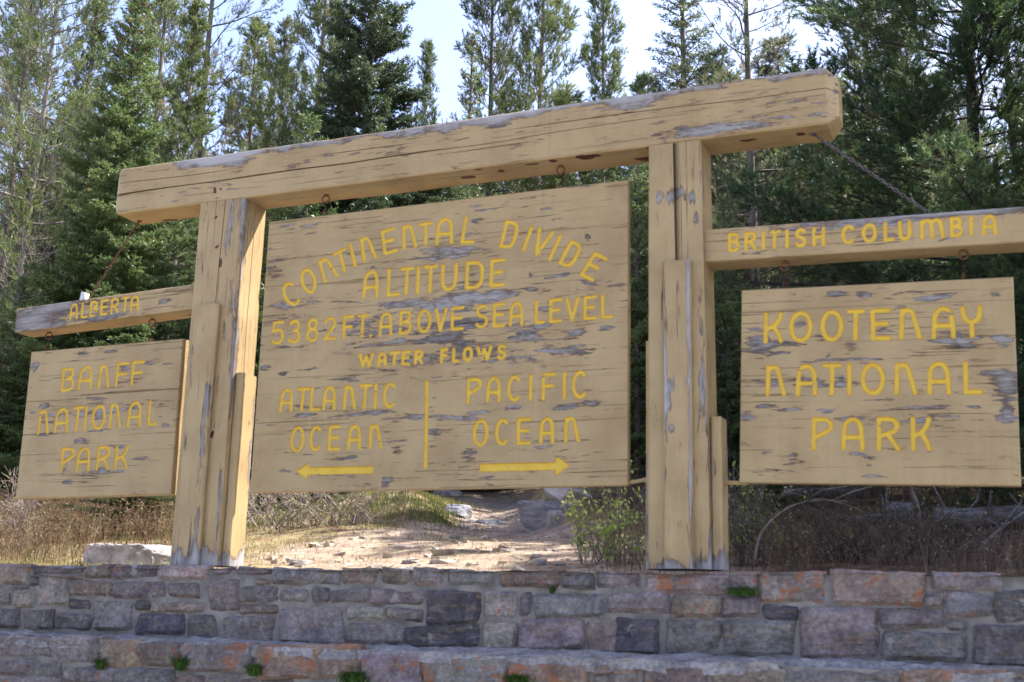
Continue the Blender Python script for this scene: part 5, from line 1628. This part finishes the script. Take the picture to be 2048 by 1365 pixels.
shrub('leafing_shrub', 'shrub with fresh lime leaves beside the path, left of the right post', gpt(1235, 1128), .46, .33, 51, 800, stems=22, leafsize=.030)
shrub('leafing_shrub', 'low shrub sprinkled with small lime leaves, right of the right post', gpt(1490, 1132), .50, .24, 52, 420, stems=22, mt_twig=M['dead_wood'], leafsize=.022)
shrub('bare_shrub', 'bare shrub of tangled pale twigs under the big board\'s left corner', gpt(585, 1062), .42, .6, 53, 300, stems=40, leafsize=.018, arch=.6)
shrub('bare_shrub', 'pale twiggy shrub behind the left post, budding green', gpt(510, 1050), .55, .45, 54, 300, stems=26, leafsize=.018)
shrub('bare_shrub', 'grey leafless shrub at the left end of the grassy bank', gpt(690, 1050), .36, .5, 55, 60, stems=26, leafsize=.016)
shrub('bare_shrub', 'dense dry shrub in the shade below the KOOTENAY board\'s middle', gpt(1640, 1120), .26, .55, 56, 0, stems=34, mt_twig=M['bark'], arch=.3)
shrub('bare_shrub', 'silvery tangled shrub in front of the twisted dark branch', gpt(1790, 1128), .30, .5, 57, 40, stems=34, mt_twig=M['bark'], arch=.35, leafsize=.015)
shrub('bare_shrub', 'dark dry shrub at the foot of the log at right', gpt(1890, 1105), .26, .4, 58, 60, stems=24, mt_twig=M['bark'], leafsize=.016)
shrub('leafing_shrub', 'sparse grey stemmed shrub with few leaves at the far left', gpt(30, 1105), .6, .35, 59, 120, stems=22, leafsize=.016)


# ------------------------------------------------------------------ heath, brush, grass and litter: masses nobody could count
def scatter(n, region, seed, dens=None):
    """random pixels of the photograph's ground that lie in region (x0,y0,x1,y1) thrown onto the terrain's x-y area"""
    rng = np.random.default_rng(seed); x0, x1, y0, y1 = region
    P = np.stack([rng.uniform(x0, x1, n), rng.uniform(y0, y1, n)], -1)
    if dens is not None:
        P = P[rng.random(n) < dens(P[:, 0], P[:, 1])]
    return np.concatenate([P, terrain(P[:, 0], P[:, 1])[:, None]], 1), rng


def px_of(P):
    v = P - CAM
    return 1024 + FPX * (v @ CR) / (v @ CW)


def stems_mass(name, label, mt, P, rng, h, w_, lean=.25, segs=4, side=5, tone=(0, .9), leafy=0.35):
    """upright dry stems, each a bent ribbon with small side sprigs"""
    n = len(P); up = np.array([0, 0, 1.0])
    az = rng.uniform(0, 2 * PI, n); l = h * rng.uniform(.4, 1.15, n); ln = lean * rng.random(n)
    D = np.stack([np.cos(az), np.sin(az), np.zeros(n)], -1); S_ = np.stack([-np.sin(az + 1), np.cos(az + 1), np.zeros(n)], -1)
    tn = rng.uniform(*tone, n)
    Vs, Fs, Ts, off = [], [], [], 0
    t = np.linspace(0, 1, segs + 1)
    C = P[:, None] + (D[:, None] * (ln[:, None] * t ** 1.7)[..., None] + up * t[None, :, None]) * l[:, None, None]
    ww = (w_ * (1 - .8 * t))[None, :, None]
    L_, R_ = C - S_[:, None] * ww, C + S_[:, None] * ww
    V = np.stack([L_, R_], 2).reshape(-1, 3)
    i = (np.arange(n) * (segs + 1) * 2)[:, None] + np.arange(segs)[None] * 2
    F = np.stack([i, i + 1, i + 3, i + 2], -1).reshape(-1, 4)
    T = np.repeat(tn, (segs + 1) * 2)
    m = n * side; idx = np.repeat(np.arange(n), side); q = rng.uniform(.3, 1, m)
    base = P[idx] + (D[idx] * (ln[idx] * q ** 1.7)[:, None] + up * q[:, None]) * l[idx][:, None]
    d = norm(rng.normal(size=(m, 3)) * [1, 1, .5] + [0, 0, .8]); e = base + d * (h * rng.uniform(.04, .14, m))[:, None]; s2 = perp(rng, d) * (w_ * np.where(rng.random(m) < leafy, 1.7, .6))[:, None]
    V2 = np.stack([base, base + (e - base) * .55 + s2, e, base + (e - base) * .55 - s2], 1).reshape(-1, 3)
    F2 = np.arange(len(V2)).reshape(-1, 4) + len(V)
    T2 = np.repeat(np.clip(tn[idx] + rng.normal(0, .12, m), 0, 1), 4)
    o = link(name, mkmesh(name, np.concatenate([V, V2]), [F, F2], [mt], False, dict(tone=np.concatenate([T, T2]))))
    o['kind'] = 'stuff'; o['label'] = label
    return o


def clumpy(sc, seed, lo=-.15, hi=.35):
    return lambda x, y: sstep(lo, hi, fbm(np.stack([x * sc, y * sc], -1), 3, seed))


def left_heath(x, y):
    u = px_of(np.stack([x, y, terrain(x, y)], -1))
    return sstep(470, 330, u + 60 * vnoise(np.stack([x, y], -1), 3)) * (.45 + .55 * clumpy(1.3, 8)(x, y)) * np.where((np.abs(u - 275) < 95) & (y < 1.15), 0, 1)


P, r_ = scatter(24000, (-9.5, -1.6, .6, 9.0), 71, left_heath)
stems_mass('heath', 'rusty dry heath growing left of the left post', M['heath'], P, r_, .36, .0024, .75, 4, 9)
P, r_ = scatter(2600, (-4.5, .2, 4.2, 9), 72, lambda x, y: sstep(-.8, -1.5, x - path_x(y)) * sstep(430, 520, px_of(np.stack([x, y, terrain(x, y)], -1))) * clumpy(1.2, 9)(x, y))
stems_mass('dry_brush', 'dry tangle of stalks on the slope behind the grassy bank', M['heath'], P, r_, .4, .003, .5, 4, 7, (.3, 1.0))


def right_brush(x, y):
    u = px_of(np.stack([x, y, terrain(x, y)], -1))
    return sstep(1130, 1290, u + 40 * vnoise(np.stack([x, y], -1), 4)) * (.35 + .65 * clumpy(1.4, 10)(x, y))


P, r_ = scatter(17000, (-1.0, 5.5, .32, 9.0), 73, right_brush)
stems_mass('brush', 'dark dead brush filling the shaded slope right of the path', M['shaded_heath'], P, r_, .21, .0024, .9, 4, 7)


def grass_mass(name, label, mt, P, rng, h, w_, tone, lean=.6):
    n = len(P); az = rng.uniform(0, 2 * PI, n); l = h * rng.uniform(.4, 1.2, n); ln = lean * rng.random(n)
    D = np.stack([np.cos(az), np.sin(az), np.zeros(n)], -1); S_ = np.stack([-np.sin(az), np.cos(az), np.zeros(n)], -1) * w_
    up = np.array([0, 0, 1.0])
    m = P + (D * (ln * .35)[:, None] + up * .6) * l[:, None]; e = P + (D * ln[:, None] + up * (.95 - .3 * ln)[:, None]) * l[:, None]
    V = np.stack([P - S_, P + S_, m + S_ * .7, m - S_ * .7, e], 1).reshape(-1, 3)
    k = np.arange(n)[:, None] * 5
    o = link(name, mkmesh(name, V, [k + np.array([[0, 1, 2, 3]]), k + np.array([[3, 2, 4]])], [mt], False, dict(tone=np.repeat(np.clip(tone, 0, .95), 5))))
    o['kind'] = 'stuff'; o['label'] = label
    return o


def grass_d(x, y):
    d_ = x - path_x(y); wd_ = 0.42 + 1.25 * sstep(4.2, 1.0, y)
    off = sstep(.75, 1.2, np.abs(d_ + .35 * sstep(4, 1, y)) / wd_)
    return (off * .9 + .1 * (d_ < 0)) * (.25 + .75 * clumpy(1.6, 12)(x, y)) * sstep(1350, 1150, px_of(np.stack([x, y, terrain(x, y)], -1)))


P, r_ = scatter(80000, (-5.2, 1.2, .4, 7.5), 74, grass_d)
gt = .62 + .3 * vnoise(P[:, :2] * 1.4, 15) - .55 * np.exp(-((P[:, 1] - 4.6) / 1.3) ** 2) * (P[:, 0] < path_x(P[:, 1])) + r_.normal(0, .12, len(P))
Pb, rb = scatter(26000, (-4.6, .2, 3.4, 7.2), 79, lambda x, y: sstep(.22, .5, path_x(y) - x) * sstep(3.4, 2.2, path_x(y) - x) * (.3 + .7 * clumpy(2.2, 18, -.2, .25)(x, y)))
grass_mass('bank_grass', 'tufty green and straw grass covering the bank left of the path', M['grass'], Pb, rb, .085, .0026, .30 + .42 * vnoise(Pb[:, :2] * 2.3, 19) + rb.normal(0, .18, len(Pb)), .9)
grass_mass('grass', 'short straw and green grass on the clearing behind the wall', M['grass'], P, r_, .05, .0024, gt)
P, r_ = scatter(9000, (.5, 5.0, .45, 6), 75, lambda x, y: sstep(1150, 1350, px_of(np.stack([x, y, terrain(x, y)], -1))) * clumpy(1.1, 14, .0, .4)(x, y))
grass_mass('shade_grass', 'patchy grass in the shade right of the right post', M['grass'], P, r_, .10, .003, .35 + .3 * vnoise(P[:, :2] * 1.7, 16) + r_.normal(0, .15, len(P)))

# needles, twigs and chips lying on the ground
P, r_ = scatter(26000, (-5, 5, .4, 8), 76)
n = len(P); az = r_.uniform(0, 2 * PI, n); l = r_.uniform(.02, .07, n) * np.where(r_.random(n) < .06, 3, 1)
D = np.stack([np.cos(az), np.sin(az), r_.normal(0, .12, n)], -1) * l[:, None]; S_ = np.stack([-np.sin(az), np.cos(az), 0 * az], -1) * (.0016 + .025 * l)[:, None]
P[:, 2] += .006
V = np.stack([P - S_, P + S_, P + D + S_ * .6, P + D - S_ * .6], 1).reshape(-1, 3)
o = link('forest_litter', mkmesh('forest_litter', V, [np.arange(len(V)).reshape(-1, 4)], [M['heath']], False, dict(tone=np.repeat(np.clip(r_.beta(1.3, 1.3, n), 0, 1), 4))))
o['kind'] = 'stuff'; o['label'] = 'fallen needles and bits of twig strewn over the clearing'
# broken stone on the path
P, r_ = scatter(800, (-4.5, 1.5, .4, 6), 77, lambda x, y: sstep(1.2, .6, np.abs(x - path_x(y) + .35 * sstep(4, 1, y)) / (0.42 + 1.75 * sstep(4.2, 1.0, y))))
mb = MB()
for p in P:
    s_ = .008 + .034 * r_.random() ** 3; c8 = np.array([(a, b, c) for a in (-1, 1) for b in (-1, 1) for c in (-1, 1)], float) * np.array([1, r_.uniform(.5, 1), r_.uniform(.3, .6)]) * s_ + r_.normal(0, s_ * .25, (8, 3))
    a_ = r_.uniform(0, 6.28); c8[:, :2] = c8[:, :2] @ np.array([[math.cos(a_), -math.sin(a_)], [math.sin(a_), math.cos(a_)]])
    mb.add(c8 + p, [np.array([(0, 1, 3, 2), (4, 6, 7, 5), (0, 4, 5, 1), (2, 3, 7, 6), (0, 2, 6, 4), (1, 5, 7, 3)])])
o = link('gravel', mb.mesh('gravel', [RT])); o['kind'] = 'stuff'; o['label'] = 'broken stone scattered along the path'


# ------------------------------------------------------------------ tufts rooted in the wall's joints
def tuft(px, py, yp, wpx, hpx, label, seed, n=140):
    rng = np.random.default_rng(seed); b = on_y(px, py, yp - .02); sc = 6.0 / FPX
    P = np.stack([rng.normal(0, wpx * sc * .22, n), -rng.random(n) * .025, rng.normal(0, .004, n)], -1)
    az = rng.uniform(PI, 2 * PI, n); h = hpx * sc * rng.uniform(.5, 1.15, n)
    D = np.stack([np.cos(az) * .6, np.sin(az) * .35, np.full(n, .85)], -1); Sd = np.stack([np.sin(az), -np.cos(az), 0 * az], -1) * .0028
    m = P + D * (h * .55)[:, None]; e = P + D * h[:, None] + np.stack([np.cos(az), np.sin(az) * .6, -.5 + 0 * az], -1) * (h * .25)[:, None]
    V = np.stack([P - Sd, P + Sd, m + Sd, m - Sd, e], 1).reshape(-1, 3); k = np.arange(n)[:, None] * 5
    me = mkmesh('grass_tuft', V, [k + np.array([[0, 1, 2, 3]]), k + np.array([[3, 2, 4]])], [M['turf']], False, dict(tone=np.repeat(rng.random(n) * .9, 5)))
    return thing('grass_tuft', label, 'grass tuft', b, (0, 0, 0), 'tufts growing in the wall', me)


tuft(203, 1337, LY, 26, 30, 'small green tuft at the left corner of the tan ledge stone', 61)
tuft(364, 1340, LY, 30, 40, 'tall thin tuft in a joint of the ledge below the left post', 62)
tuft(510, 1350, LY, 30, 34, 'tuft left of the ledge stone with two pale lichen patches', 63)
tuft(708, 1366, LY, 56, 34, 'widest green tuft at the photo\'s bottom edge', 64, 260)
tuft(1036, 1366, LY, 50, 22, 'tuft at the bottom edge below the big board\'s right arrow', 65, 220)
tuft(1486, 1190, WY, 56, 20, 'flat green tuft under the cap stones right of the right post', 66, 240)
tuft(1106, 1186, WY, 12, 14, 'tiny tuft under the cap stones below the right arrow', 67, 60)
